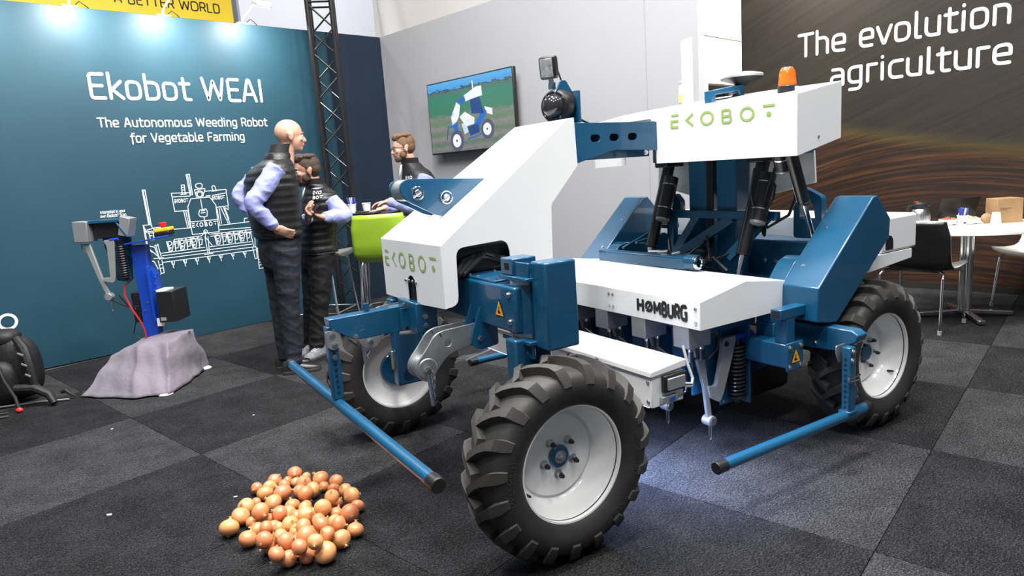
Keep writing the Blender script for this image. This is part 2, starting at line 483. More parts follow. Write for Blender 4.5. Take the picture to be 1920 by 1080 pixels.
# line drawing printed on the teal wall: wall x, height
DRAWING = [[(1.989, 1.114), (1.98, 1.43), (2.004, 1.43), (2.009, 1.115)], [(1.988, 1.429), (1.998, 1.113)], [(1.961, 1.046), (1.941, 1.114), (2.009, 1.115), (2.015, 1.078), (1.965, 1.069)], [(1.941, 1.114), (1.944, 0.905)], [(1.948, 1.076), (1.95, 0.913)], [(2.024, 1.081), (2.084, 1.082), (2.083, 1.041), (2.026, 1.038), (2.024, 1.081)], [(1.963, 1.055), (2.356, 1.048)], [(1.969, 1.04), (2.067, 1.038)], [(1.978, 1.044), (1.982, 0.976), (2.013, 0.977), (2.014, 1.044)], [(1.983, 1.014), (2.001, 1.014)], [(2.342, 1.213), (2.23, 1.215), (2.225, 1.384), (2.4, 1.379)], [(2.229, 1.349), (2.388, 1.346)], [(2.391, 1.321), (2.352, 1.246), (2.356, 0.983), (2.61, 0.982), (2.615, 1.243), (2.568, 1.323), (2.391, 1.321)], [(2.357, 1.103), (2.614, 1.101)], [(2.48, 1.306), (2.482, 1.216)], [(2.486, 1.141), (2.486, 1.076)], [(2.456, 1.207), (2.516, 1.213), (2.525, 1.193), (2.518, 1.145), (2.495, 1.137), (2.452, 1.144), (2.441, 1.17), (2.456, 1.207)], [(2.47, 1.198), (2.504, 1.198)], [(2.467, 1.178), (2.503, 1.179)], [(2.513, 1.353), (2.508, 1.34), (2.499, 1.329), (2.486, 1.322), (2.473, 1.32), (2.46, 1.324), (2.45, 1.332), (2.444, 1.344), (2.443, 1.358), (2.448, 1.371), (2.457, 1.382), (2.469, 1.389), (2.483, 1.391), (2.496, 1.387), (2.506, 1.379), (2.512, 1.367), (2.513, 1.353)], [(2.501, 1.354), (2.498, 1.345), (2.492, 1.338), (2.484, 1.333), (2.474, 1.332), (2.466, 1.334), (2.459, 1.34), (2.455, 1.348), (2.455, 1.357), (2.458, 1.366), (2.464, 1.373), (2.472, 1.378), (2.481, 1.379), (2.49, 1.376), (2.497, 1.371), (2.501, 1.363), (2.501, 1.354)], [(2.454, 1.421), (2.452, 1.446), (2.472, 1.459), (2.503, 1.46), (2.515, 1.442), (2.508, 1.417), (2.486, 1.409), (2.454, 1.421)], [(2.437, 1.403), (2.534, 1.406)], [(2.437, 1.403), (2.44, 1.363)], [(2.534, 1.406), (2.521, 1.367)], [(2.389, 1.352), (2.38, 1.547), (2.41, 1.551), (2.412, 1.355)], [(2.393, 1.545), (2.399, 1.354)], [(2.32, 1.369), (2.323, 1.452), (2.351, 1.454), (2.347, 1.373)], [(2.327, 1.43), (2.348, 1.431)], [(2.327, 1.406), (2.346, 1.407)], [(2.303, 1.364), (2.36, 1.369)], [(2.607, 1.378), (2.603, 1.421), (2.616, 1.43), (2.631, 1.424), (2.639, 1.379)], [(2.599, 1.376), (2.649, 1.38)], [(2.53, 1.381), (2.734, 1.385), (2.735, 1.224), (2.616, 1.219)], [(2.534, 1.335), (2.573, 1.335)], [(2.598, 1.337), (2.733, 1.351)], [(2.66, 1.211), (2.712, 1.05)], [(2.684, 1.214), (2.727, 1.055)], [(2.696, 1.212), (2.723, 1.098), (2.704, 1.084)], [(2.622, 1.204), (2.626, 1.041)], [(2.643, 1.207), (2.644, 1.06)], [(2.309, 1.212), (2.323, 1.054)], [(2.327, 1.211), (2.338, 1.054)], [(2.346, 1.209), (2.349, 1.055)], [(2.706, 1.207), (2.728, 1.184), (2.731, 1.225)], [(2.619, 1.042), (2.957, 1.048)], [(2.62, 0.999), (2.954, 0.987)], [(2.872, 1.051), (2.878, 1.085), (2.919, 1.087), (2.95, 1.078), (2.952, 1.048)], [(2.957, 1.048), (2.963, 0.973)], [(2.187, 0.956), (2.44, 0.961)], [(2.52, 0.967), (2.946, 0.967)], [(2.189, 0.936), (2.437, 0.941)], [(2.522, 0.946), (2.932, 0.945)], [(2.056, 0.843), (2.453, 0.848)], [(2.503, 0.847), (2.918, 0.846)], [(2.066, 0.819), (2.92, 0.82)], [(2.03, 0.792), (2.954, 0.789)], [(2.061, 0.757), (2.949, 0.757)], [(1.987, 0.803), (2.068, 0.801)], [(2.44, 0.961), (2.475, 0.997), (2.52, 0.967)], [(2.468, 0.947), (2.474, 0.785)], [(2.497, 0.944), (2.488, 0.783)], [(2.473, 0.987), (2.476, 0.936), (2.524, 0.859)], [(2.5, 0.994), (2.498, 0.987), (2.493, 0.982), (2.487, 0.979), (2.48, 0.978), (2.474, 0.98), (2.468, 0.985), (2.466, 0.991), (2.465, 0.998), (2.467, 1.005), (2.472, 1.01), (2.478, 1.013), (2.485, 1.014), (2.492, 1.012), (2.497, 1.007), (2.5, 1.001), (2.5, 0.994)], [(2.438, 0.779), (2.523, 0.778)], [(2.138, 0.75), (2.142, 0.725), (2.144, 0.692)], [(2.131, 0.749), (2.138, 0.722), (2.152, 0.722), (2.159, 0.751)], [(2.246, 0.751), (2.25, 0.726), (2.252, 0.692)], [(2.238, 0.75), (2.246, 0.723), (2.261, 0.723), (2.267, 0.752)], [(2.356, 0.752), (2.36, 0.727), (2.363, 0.693)], [(2.348, 0.751), (2.356, 0.724), (2.372, 0.724), (2.378, 0.753)], [(2.469, 0.754), (2.474, 0.728), (2.477, 0.694)], [(2.461, 0.753), (2.469, 0.725), (2.485, 0.725), (2.491, 0.755)], [(2.585, 0.755), (2.589, 0.729), (2.593, 0.694)], [(2.577, 0.754), (2.585, 0.726), (2.601, 0.726), (2.608, 0.756)], [(2.704, 0.757), (2.708, 0.73), (2.712, 0.695)], [(2.695, 0.756), (2.704, 0.727), (2.72, 0.727), (2.727, 0.758)], [(2.825, 0.758), (2.83, 0.731), (2.834, 0.696)], [(2.816, 0.757), (2.825, 0.728), (2.842, 0.728), (2.849, 0.759)], [(2.116, 0.945), (2.126, 0.854), (2.154, 0.855), (2.181, 0.945)], [(2.127, 0.942), (2.134, 0.865)], [(2.161, 0.922), (2.157, 0.913), (2.149, 0.907), (2.14, 0.905), (2.131, 0.909), (2.126, 0.917), (2.125, 0.927), (2.128, 0.936), (2.136, 0.942), (2.146, 0.944), (2.154, 0.94), (2.16, 0.932), (2.161, 0.922)], [(2.149, 0.881), (2.147, 0.877), (2.143, 0.876), (2.139, 0.878), (2.138, 0.882), (2.14, 0.886), (2.145, 0.887), (2.148, 0.885), (2.149, 0.881)], [(2.191, 0.921), (2.219, 0.922), (2.21, 0.875), (2.187, 0.874), (2.191, 0.921)], [(2.187, 0.956), (2.185, 0.849)], [(2.223, 0.948), (2.233, 0.856), (2.261, 0.856), (2.289, 0.948)], [(2.234, 0.945), (2.241, 0.867)], [(2.269, 0.925), (2.265, 0.915), (2.257, 0.909), (2.247, 0.908), (2.238, 0.911), (2.233, 0.919), (2.232, 0.929), (2.235, 0.939), (2.243, 0.945), (2.253, 0.946), (2.262, 0.943), (2.267, 0.935), (2.269, 0.925)], [(2.257, 0.883), (2.254, 0.879), (2.25, 0.877), (2.247, 0.88), (2.246, 0.884), (2.248, 0.888), (2.252, 0.889), (2.256, 0.887), (2.257, 0.883)], [(2.3, 0.924), (2.328, 0.924), (2.319, 0.877), (2.296, 0.876), (2.3, 0.924)], [(2.295, 0.959), (2.294, 0.85)], [(2.332, 0.951), (2.343, 0.858), (2.372, 0.858), (2.4, 0.95)], [(2.343, 0.947), (2.351, 0.868)], [(2.379, 0.927), (2.375, 0.917), (2.367, 0.911), (2.357, 0.91), (2.348, 0.913), (2.342, 0.922), (2.341, 0.932), (2.345, 0.941), (2.353, 0.947), (2.363, 0.949), (2.372, 0.945), (2.378, 0.937), (2.379, 0.927)], [(2.367, 0.884), (2.365, 0.881), (2.36, 0.879), (2.357, 0.882), (2.355, 0.886), (2.358, 0.89), (2.362, 0.891), (2.366, 0.889), (2.367, 0.884)], [(2.411, 0.926), (2.44, 0.927), (2.43, 0.878), (2.407, 0.877), (2.411, 0.926)], [(2.406, 0.962), (2.405, 0.852)], [(2.558, 0.956), (2.57, 0.861), (2.6, 0.861), (2.629, 0.956)], [(2.57, 0.953), (2.579, 0.872)], [(2.607, 0.932), (2.603, 0.922), (2.595, 0.916), (2.585, 0.914), (2.575, 0.918), (2.569, 0.926), (2.568, 0.937), (2.572, 0.946), (2.58, 0.953), (2.59, 0.954), (2.6, 0.95), (2.606, 0.942), (2.607, 0.932)], [(2.595, 0.888), (2.593, 0.884), (2.588, 0.883), (2.584, 0.885), (2.583, 0.89), (2.585, 0.894), (2.59, 0.895), (2.594, 0.893), (2.595, 0.888)], [(2.641, 0.931), (2.672, 0.932), (2.662, 0.882), (2.637, 0.881), (2.641, 0.931)], [(2.636, 0.967), (2.635, 0.855)], [(2.675, 0.959), (2.688, 0.862), (2.719, 0.863), (2.748, 0.959)], [(2.687, 0.955), (2.696, 0.874)], [(2.726, 0.934), (2.722, 0.925), (2.713, 0.918), (2.702, 0.917), (2.693, 0.92), (2.686, 0.929), (2.685, 0.939), (2.689, 0.949), (2.698, 0.956), (2.708, 0.957), (2.718, 0.953), (2.724, 0.945), (2.726, 0.934)], [(2.713, 0.89), (2.711, 0.886), (2.706, 0.885), (2.702, 0.887), (2.701, 0.892), (2.703, 0.896), (2.708, 0.897), (2.712, 0.895), (2.713, 0.89)], [(2.76, 0.934), (2.792, 0.934), (2.781, 0.884), (2.756, 0.883), (2.76, 0.934)], [(2.755, 0.97), (2.754, 0.856)], [(2.795, 0.962), (2.808, 0.864), (2.84, 0.864), (2.87, 0.962)], [(2.808, 0.958), (2.817, 0.876)], [(2.847, 0.937), (2.843, 0.927), (2.834, 0.92), (2.823, 0.919), (2.813, 0.923), (2.807, 0.931), (2.805, 0.942), (2.81, 0.952), (2.818, 0.958), (2.829, 0.96), (2.839, 0.956), (2.846, 0.948), (2.847, 0.937)], [(2.834, 0.892), (2.832, 0.888), (2.827, 0.887), (2.823, 0.889), (2.822, 0.894), (2.824, 0.898), (2.829, 0.899), (2.833, 0.897), (2.834, 0.892)], [(2.882, 0.936), (2.915, 0.937), (2.904, 0.886), (2.878, 0.885), (2.882, 0.936)], [(2.877, 0.974), (2.877, 0.858)], [(2.968, 0.771), (3.023, 0.774), (3.039, 0.562), (2.961, 0.563), (2.968, 0.771)], [(2.969, 0.739), (3.009, 0.753), (3.038, 0.721)], [(2.968, 0.71), (3.009, 0.724), (3.038, 0.692)], [(2.967, 0.681), (3.008, 0.695), (3.037, 0.663)], [(2.967, 0.652), (3.007, 0.666), (3.036, 0.634)], [(2.966, 0.623), (3.007, 0.637), (3.036, 0.604)], [(2.965, 0.594), (3.006, 0.608), (3.035, 0.575)], [(2.921, 0.788), (2.932, 0.669), (2.954, 0.671), (2.958, 0.783)], [(2.921, 0.946), (2.933, 0.797)], [(2.963, 0.931), (2.949, 0.795)], [(2.95, 0.922), (2.978, 0.924)], [(1.952, 0.927), (2.007, 0.906), (2.031, 0.796)], [(1.954, 0.884), (2.003, 0.849)], [(1.953, 0.903), (2.025, 0.817)], [(2.018, 0.924), (2.034, 0.791)], [(2.037, 0.931), (2.053, 0.793)], [(2.009, 0.92), (2.041, 0.923)], [(1.939, 0.781), (1.983, 0.779), (2.008, 0.703)], [(1.943, 0.751), (1.981, 0.707)], [(2.019, 0.779), (2.028, 0.656), (2.054, 0.661), (2.051, 0.779)], [(2.022, 0.739), (2.049, 0.74)], [(2.024, 0.705), (2.052, 0.706)], [(1.988, 0.662), (2.023, 0.651)]]
# onions of the heap: x, y, z, radius
ONIONS = [(1.32, 2.931, 0.035, 0.035), (1.342, 2.866, 0.026, 0.026), (1.365, 2.769, 0.039, 0.039), (1.404, 2.695, 0.033, 0.033), (1.388, 2.595, 0.03, 0.03), (1.227, 2.941, 0.034, 0.034), (1.27, 2.904, 0.024, 0.024), (1.29, 2.858, 0.026, 0.026), (1.296, 2.798, 0.036, 0.036), (1.138, 2.943, 0.029, 0.029), (1.178, 2.897, 0.034, 0.032), (1.234, 2.865, 0.029, 0.029), (1.348, 2.708, 0.025, 0.025), (1.288, 2.697, 0.037, 0.037), (1.248, 2.751, 0.031, 0.031), (1.362, 2.647, 0.028, 0.028), (1.132, 2.84, 0.037, 0.037), (1.179, 2.771, 0.043, 0.042), (1.232, 2.656, 0.055, 0.036), (1.364, 2.495, 0.04, 0.04), (1.262, 2.477, 0.086, 0.031), (1.078, 2.816, 0.024, 0.024), (1.112, 2.722, 0.04, 0.04), (1.161, 2.643, 0.033, 0.033), (1.305, 2.518, 0.026, 0.026), (1.202, 2.45, 0.069, 0.036), (1.208, 2.611, 0.024, 0.024), (1.338, 2.413, 0.03, 0.03), (1.023, 2.791, 0.038, 0.038), (1.011, 2.609, 0.081, 0.036), (1.066, 2.562, 0.064, 0.034), (1.119, 2.43, 0.081, 0.034), (1.251, 2.433, 0.029, 0.029), (1.275, 2.369, 0.04, 0.04), (0.97, 2.721, 0.039, 0.039), (0.988, 2.663, 0.024, 0.024), (1.046, 2.609, 0.028, 0.028), (1.073, 2.484, 0.043, 0.033), (1.141, 2.374, 0.068, 0.027), (1.18, 2.287, 0.063, 0.033), (0.9, 2.666, 0.04, 0.04), (0.987, 2.614, 0.025, 0.025), (0.981, 2.497, 0.063, 0.027), (1.002, 2.432, 0.075, 0.024), (1.064, 2.351, 0.081, 0.032), (1.107, 2.283, 0.095, 0.035), (1.225, 2.246, 0.034, 0.034), (0.913, 2.517, 0.04, 0.036), (0.919, 2.375, 0.083, 0.034), (0.984, 2.378, 0.07, 0.027), (1.035, 2.271, 0.084, 0.039), (1.093, 2.22, 0.085, 0.03), (1.145, 2.215, 0.039, 0.039), (0.948, 2.41, 0.034, 0.034), (0.975, 2.312, 0.076, 0.035), (1.021, 2.173, 0.102, 0.03), (0.978, 2.216, 0.085, 0.031), (0.908, 2.254, 0.075, 0.032), (1.057, 2.177, 0.042, 0.042), (0.954, 2.266, 0.032, 0.032), (1.008, 2.231, 0.032, 0.032), (1.178, 2.564, 0.034, 0.034), (1.124, 2.282, 0.031, 0.031), (0.968, 2.56, 0.034, 0.034), (1.068, 2.419, 0.033, 0.033), (1.068, 2.248, 0.03, 0.03), (0.961, 2.35, 0.028, 0.028), (1.117, 2.592, 0.033, 0.033), (1.239, 2.491, 0.03, 0.03), (1.122, 2.527, 0.033, 0.033), (1.098, 2.364, 0.031, 0.031), (1.008, 2.29, 0.027, 0.027), (1.131, 2.465, 0.03, 0.03), (1.205, 2.369, 0.031, 0.031), (1.023, 2.524, 0.032, 0.032), (1.025, 2.346, 0.032, 0.032), (1.014, 2.462, 0.031, 0.031), (1.01, 2.404, 0.028, 0.028), (1.073, 2.311, 0.028, 0.028), (1.179, 2.5, 0.03, 0.03), (1.161, 2.413, 0.031, 0.031)]
# ================================================================ ROOM
# ---- carpet materials
def carpet(name, dark, light):
    m, nt, b, N, L = nmat(name)
    tc = N.new('ShaderNodeTexCoord')
    n1 = N.new('ShaderNodeTexNoise'); n1.inputs['Scale'].default_value = 150; n1.inputs['Detail'].default_value = 2
    mp = N.new('ShaderNodeMapping'); mp.inputs['Scale'].default_value = (60, 240, 100); mp.inputs['Rotation'].default_value = (0, 0, 0.7)
    n2 = N.new('ShaderNodeTexNoise'); n2.inputs['Scale'].default_value = 1; n2.inputs['Detail'].default_value = 2; n2.inputs['Distortion'].default_value = 1.5
    n3 = N.new('ShaderNodeTexNoise'); n3.inputs['Scale'].default_value = 5; n3.inputs['Detail'].default_value = 5
    L.new(tc.outputs['Object'], n1.inputs['Vector'])
    L.new(tc.outputs['Object'], mp.inputs['Vector'])
    L.new(mp.outputs[0], n2.inputs['Vector'])
    L.new(tc.outputs['Object'], n3.inputs['Vector'])
    mx = N.new('ShaderNodeMath'); mx.operation = 'ADD'
    L.new(n1.outputs['Fac'], mx.inputs[0]); L.new(n2.outputs['Fac'], mx.inputs[1])
    m2 = N.new('ShaderNodeMath'); m2.operation = 'MULTIPLY_ADD'; m2.inputs[1].default_value = 0.35
    L.new(n3.outputs['Fac'], m2.inputs[0]); L.new(mx.outputs[0], m2.inputs[2])
    cr = N.new('ShaderNodeValToRGB')
    mr = N.new('ShaderNodeMapRange'); mr.inputs['From Min'].default_value = 0.75; mr.inputs['From Max'].default_value = 1.65
    L.new(m2.outputs[0], mr.inputs['Value']); L.new(mr.outputs[0], cr.inputs[0])
    e = cr.color_ramp.elements
    e[0].position, e[0].color = 0.30, (*dark, 1)
    e[1].position, e[1].color = 0.72, (*light, 1)
    x = e.new(0.52); x.color = (*[d * 0.62 + l * 0.38 for d, l in zip(dark, light)], 1)
    L.new(cr.outputs[0], b.inputs['Base Color'])
    b.inputs['Roughness'].default_value = 0.95
    b.inputs['Specular IOR Level'].default_value = 0.15
    bp = N.new('ShaderNodeBump'); bp.inputs['Strength'].default_value = 0.6; bp.inputs['Distance'].default_value = 0.004
    L.new(mx.outputs[0], bp.inputs['Height']); L.new(bp.outputs[0], b.inputs['Normal'])
    return m
CARPET_L = carpet('light_carpet', (0.010, 0.010, 0.011), (0.070, 0.070, 0.074))
CARPET_D = carpet('dark_carpet', (0.003, 0.003, 0.0035), (0.036, 0.036, 0.039))
CONCRETE = mat('hall_concrete', (0.06, 0.06, 0.062), 0.8, noise=(3, 0.3))
floor = struct(MB().box(-7, 14, -6, 18, -0.12, -0.008).build('floor', CONCRETE))
GU, GV, G0 = Vector((.9966, .0745, 0)), Vector((-.0600, 1.0105, 0)), Vector((2.328, .708, 0))
tm = {}
for key, m in (('l', CARPET_L), ('d', CARPET_D)):
    q = MB()
    a, b, g = GU, GV, 0.0012
    c = [a * g + b * g, a * (1 - g) + b * g, a * (1 - g) + b * (1 - g), a * g + b * (1 - g)]
    q.add([(p.x, p.y, -0.008) for p in c] + [(p.x, p.y, -0.0015) for p in c] + [((p * .998 + (a + b) * .001).x, (p * .998 + (a + b) * .001).y, 0) for p in c],
          [(0, 1, 5, 4), (1, 2, 6, 5), (2, 3, 7, 6), (3, 0, 4, 7), (4, 5, 9, 8), (5, 6, 10, 9), (6, 7, 11, 10), (7, 4, 8, 11), (8, 9, 10, 11), (3, 2, 1, 0)])
    tm[key] = q.mesh('carpet_tile', m, smooth=False)
for i in range(-6, 6):
    for j in range(-3, 7):
        p = G0 + GU * i + GV * j
        if p.y > 6.6 or (p.x > 4.75 and p.y > 2.5) or p.x > 7.3 or p.y < -2.5 or p.x < -3.2:
            continue
        light = ((i + j) % 2 == 1) if j >= 2 else ((i + j) % 2 == 0)
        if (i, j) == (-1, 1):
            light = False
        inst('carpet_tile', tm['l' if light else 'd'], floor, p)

# ---- teal wall with its print
TEAL = mat('teal_wall_print', (0.010, 0.052, 0.080), 0.50, spec=0.45, noise=(0.8, 0.14))
TEAL_SHADED = mat('teal_wall_shaded', (0.010, 0.022, 0.040), 0.55, spec=0.3, noise=(0.8, 0.1))  # teal wall beyond the spotlights' reach, its shade put into the colour
GREYW = mat('grey_wall_paint', (0.37, 0.37, 0.385), 0.7, spec=0.25, noise=(1.2, 0.03))
WHITEW = mat('white_wall_panel', (0.80, 0.79, 0.76), 0.6, noise=(1.5, 0.02))
TY = 6.77
wall_back = struct(MB().box(-3.4, 4.03, TY, TY + 0.1, 0, 2.975).build('wall_back', TEAL, bevel=0.004))
MB().box(4.03, 4.73, TY, TY + 0.1, 0, 2.975).build('shaded_wall_end', TEAL_SHADED, wall_back, bevel=0.003)  # right end of the teal wall, painted darker for lack of lamp light
EXW, EZW = (1, 0, 0), (0, 0, 1)
def wl(txt, size, stroke, x0, x1, z, material=WHITE_PRINT, name='letter', track=.06):
    lettering(name, txt, size, stroke, (x0, TY - 0.002, z), EXW, EZW, material, wall_back, fit=x1 - x0, track=track)
wl('Ekobot WEAI', .200, .098, 1.690, 3.245, 2.237, track=.085)
wl('The Autonomous Weeding Robot', .074, .105, 1.715, 3.247, 1.993, track=.09)
wl('for Vegetable Farming', .074, .105, 1.955, 2.992, 1.856, track=.09)
wl('Interested in your', .024, .14, 1.616, 1.815, 1.250, PALE_PRINT)
wl('own Ekobot? Scan', .024, .14, 1.612, 1.818, 1.216, PALE_PRINT)
strokes('line_drawing', DRAWING, .0075, (0, TY - 0.002, 0), EXW, EZW, PALE_PRINT, wall_back)['kind'] = 'stuff'
wl(LOGO, .030, .20, 2.243, 2.364, 1.294, PALE_PRINT, track=.1)
wl(LOGO, .030, .20, 2.590, 2.712, 1.297, PALE_PRINT, track=.1)
wl(LOGO, .036, .16, 2.369, 2.600, 1.050, WHITE_PRINT, track=.25)
lettering('letter', '3', .118, .13, (0.757, TY - 0.002, 0.388), EXW, EZW, WHITE_PRINT, wall_back)

# ---- grey wall of the cabin with its end face and hatch
GX = 4.73
wall_right = struct(MB().box(GX, GX + 0.08, 2.72, TY + 0.1, 0, 2.975).build('wall_right', GREYW, bevel=0.003))
MB().box(GX - 0.004, GX, 3.18, 3.184, 0, 2.97).build('panel_seam', mat('seam_grey', (0.33, 0.33, 0.34), 0.7, noise=(3, .05)), wall_right)
wall_end = struct(MB().plate([(GX + .08, 0), (5.40, 0), (5.40, 3.4), (GX + .08, 3.4)], [[(4.86, 1.0), (5.33, 1.0), (5.33, 1.925), (4.86, 1.925)]], 'xz', 2.72, 2.80).build('wall_end', WHITEW))
MB().box(4.80, 5.39, 3.2, 3.25, 0.9, 2.05).build('hatch_back', mat('hatch_inside', (0.45, 0.43, 0.40), 0.7, noise=(2, .05)), wall_end)
MB().box(4.95, 5.33, 2.83, 3.2, 1.84, 1.90).build('hatch_shelf', DARKHOLE, wall_end)
MB().box(GX + .08, 5.40, 2.716, 2.72, 2.27, 2.274).build('panel_seam', mat('seam_beige', (0.45, 0.43, 0.40), 0.7, noise=(3, .05)), wall_end)

# ---- brown printed wall: ploughed hills
def field_print():
    m, nt, b, N, L = nmat('ploughed_field_print')
    tc = N.new('ShaderNodeTexCoord')
    sp = N.new('ShaderNodeSeparateXYZ'); L.new(tc.outputs['Object'], sp.inputs[0])
    def math_(op, a, bb=None, c=None):
        n = N.new('ShaderNodeMath'); n.operation = op
        for k, q in enumerate((a, bb, c)):
            if q is None: continue
            if isinstance(q, (int, float)): n.inputs[k].default_value = q
            else: L.new(q, n.inputs[k])
        return n.outputs[0]
    y, z = sp.outputs['Y'], sp.outputs['Z']
    # hill line: z = 1.50 - 0.18*(2.6-y) - bend
    t = math_('SUBTRACT', 2.7, y)
    hill = math_('SUBTRACT', 1.56, math_('MULTIPLY', t, 0.19))
    d = math_('SUBTRACT', hill, z)                      # >0 below the hill line
    # furrows bend: v grows across furrows
    bend = math_('MULTIPLY', math_('MULTIPLY', t, t), 0.14)
    slope = math_('MULTIPLY', t, 0.30)
    v = math_('ADD', math_('SUBTRACT', z, slope), bend)
    cmb = N.new('ShaderNodeCombineXYZ')
    L.new(math_('MULTIPLY', y, 0.9), cmb.inputs[0]); L.new(math_('MULTIPLY', v, 26), cmb.inputs[1])
    n1 = N.new('ShaderNodeTexNoise'); n1.inputs['Scale'].default_value = 1.0; n1.inputs['Detail'].default_value = 6; n1.inputs['Roughness'].default_value = 0.62
    L.new(cmb.outputs[0], n1.inputs['Vector'])
    r1 = N.new('ShaderNodeValToRGB'); e = r1.color_ramp.elements
    e[0].position, e[0].color = 0.30, (0.010, 0.006, 0.004, 1)
    e[1].position, e[1].color = 0.76, (0.105, 0.066, 0.013, 1)
    q = e.new(0.47); q.color = (0.019, 0.010, 0.006, 1)
    q = e.new(0.60); q.color = (0.058, 0.022, 0.008, 1)
    L.new(n1.outputs['Fac'], r1.inputs[0])
    # upper dark hill
    v2 = math_('ADD', math_('MULTIPLY', z, 1.0), math_('MULTIPLY', t, -0.42))
    c2 = N.new('ShaderNodeCombineXYZ')
    L.new(math_('MULTIPLY', y, 0.7), c2.inputs[0]); L.new(math_('MULTIPLY', v2, 22), c2.inputs[1])
    n2 = N.new('ShaderNodeTexNoise'); n2.inputs['Scale'].default_value = 1.0; n2.inputs['Detail'].default_value = 7; n2.inputs['Roughness'].default_value = 0.6
    L.new(c2.outputs[0], n2.inputs['Vector'])
    r2 = N.new('ShaderNodeValToRGB'); e = r2.color_ramp.elements
    e[0].position, e[0].color = 0.35, (0.016, 0.0125, 0.0105, 1)
    e[1].position, e[1].color = 0.85, (0.034, 0.028, 0.018, 1)
    L.new(n2.outputs['Fac'], r2.inputs[0])
    # olive rim along the hill line
    rim = N.new('ShaderNodeMapRange'); rim.inputs['From Min'].default_value = 0.10; rim.inputs['From Max'].default_value = 0.0
    rim.inputs['To Min'].default_value = 0; rim.inputs['To Max'].default_value = 0.6
    L.new(math_('ABSOLUTE', math_('SUBTRACT', d, 0.02)), rim.inputs['Value'])
    ed = N.new('ShaderNodeMapRange'); ed.inputs['From Min'].default_value = -0.03; ed.inputs['From Max'].default_value = 0.05
    L.new(d, ed.inputs['Value'])
    mx = N.new('ShaderNodeMix'); mx.data_type = 'RGBA'
    L.new(ed.outputs[0], mx.inputs['Factor']); L.new(r2.outputs[0], mx.inputs[6]); L.new(r1.outputs[0], mx.inputs[7])
    m2 = N.new('ShaderNodeMix'); m2.data_type = 'RGBA'
    L.new(math_('MULTIPLY', rim.outputs[0], n1.outputs['Fac']), m2.inputs['Factor']); L.new(mx.outputs[2], m2.inputs[6]); m2.inputs[7].default_value = (0.11, 0.085, 0.016, 1)
    L.new(m2.outputs[2], b.inputs['Base Color'])
    b.inputs['Roughness'].default_value = 0.6
    b.inputs['Specular IOR Level'].default_value = 0.3
    return m
BX = 7.18
wall_side = struct(MB().box(BX, BX + 0.1, -3.0, 4.6, 0, 3.8).build('wall_side', field_print()))
BEX = (0, -1, 0)
def bl(txt, size, y0, y1, z):
    lettering('letter', txt, size, .10, (BX - 0.002, y0, z), BEX, EZW, WHITE_PRINT, wall_side, fit=y0 - y1, track=.085)
bl('The evolution', .205, 3.000, 1.235, 2.302)
bl('agriculture', .205, 2.690, 1.215, 1.978)
MB().box(BX - 0.012, BX, -3.0, 4.6, 0, 0.06).build('skirting_strip', mat('dark_skirting', (0.012, 0.011, 0.010), 0.6, noise=(3, .1)), wall_side)

# ---- hall beyond: white wall, drape, dark roof, yellow banner
HALLW = mat('hall_white_cladding', (0.66, 0.68, 0.74), 0.7, noise=(0.5, 0.04))
wall_hall = struct(MB().box(5.75, 17, 12.5, 12.6, 0, 9).build('wall_hall', HALLW))
struct(MB().box(-8, 5.75, 16, 16.1, 0, 9).build('wall_hall_dark', mat('hall_dark_gantry', (0.035, 0.036, 0.04), 0.7, noise=(1.5, 0.5))))
for k in range(4):
    w = MB()
    w.bar((3.6, 15.7, 4.7 + k * .35), (6.6, 15.7, 5.05 + k * .35), .05, .05)
    o = w.build('roof_truss', mat('roof_truss_grey', (0.10, 0.10, 0.11), 0.6, noise=(2, .1)))
    o['kind'] = 'structure'
DRAPE = mat('white_drape_fabric', (0.74, 0.72, 0.73), 0.85, noise=(2, 0.03), sheen=0.3)
v, f = [], []
NY, NZ = 70, 24
for j in range(NZ + 1):
    for i in range(NY + 1):
        s, h = i / NY, j / NZ
        yy = 8.75 - 3.5 * s
        zz = 2.6 + 3.4 * h
        gather = math.exp(-((s) / .16) ** 2)
        fold = (.05 * math.sin(34 * s + 3 * h) * gather + .02 * math.sin(9 * s) + .10 * gather * math.sin(70 * s * (0.4 + h)) * (1 - h))
        v.append((6.0 + fold, yy, zz))
for j in range(NZ):
    for i in range(NY):
        a = j * (NY + 1) + i
        f.append((a, a + 1, a + NY + 2, a + NY + 1))
dr = MB().add(v, f).build('fabric_drape', DRAPE, solid=0.004, angle=80)
tag(dr, 'white fabric drape hanging behind the top of the grey wall', 'drape')
YELLOW = mat('yellow_banner_print', (0.92, 0.66, 0.03), 0.5, noise=(1, 0.03))
ban = thing('banner', 'bright yellow banner with dark capital letters above the teal wall', 'banner', (2.5, 9.0, 3.0))
MB().box(-1.9, 1.545, 0, 0.08, -3.0, 1.6).build('panel', YELLOW, ban, bevel=0.004)
lettering('letter', 'A BETTER WORLD', .105, .10, (0.16, -0.002, 0.60), EXW, EZW, BLACK_PRINT, ban, fit=1.22, track=.07, cap=False)

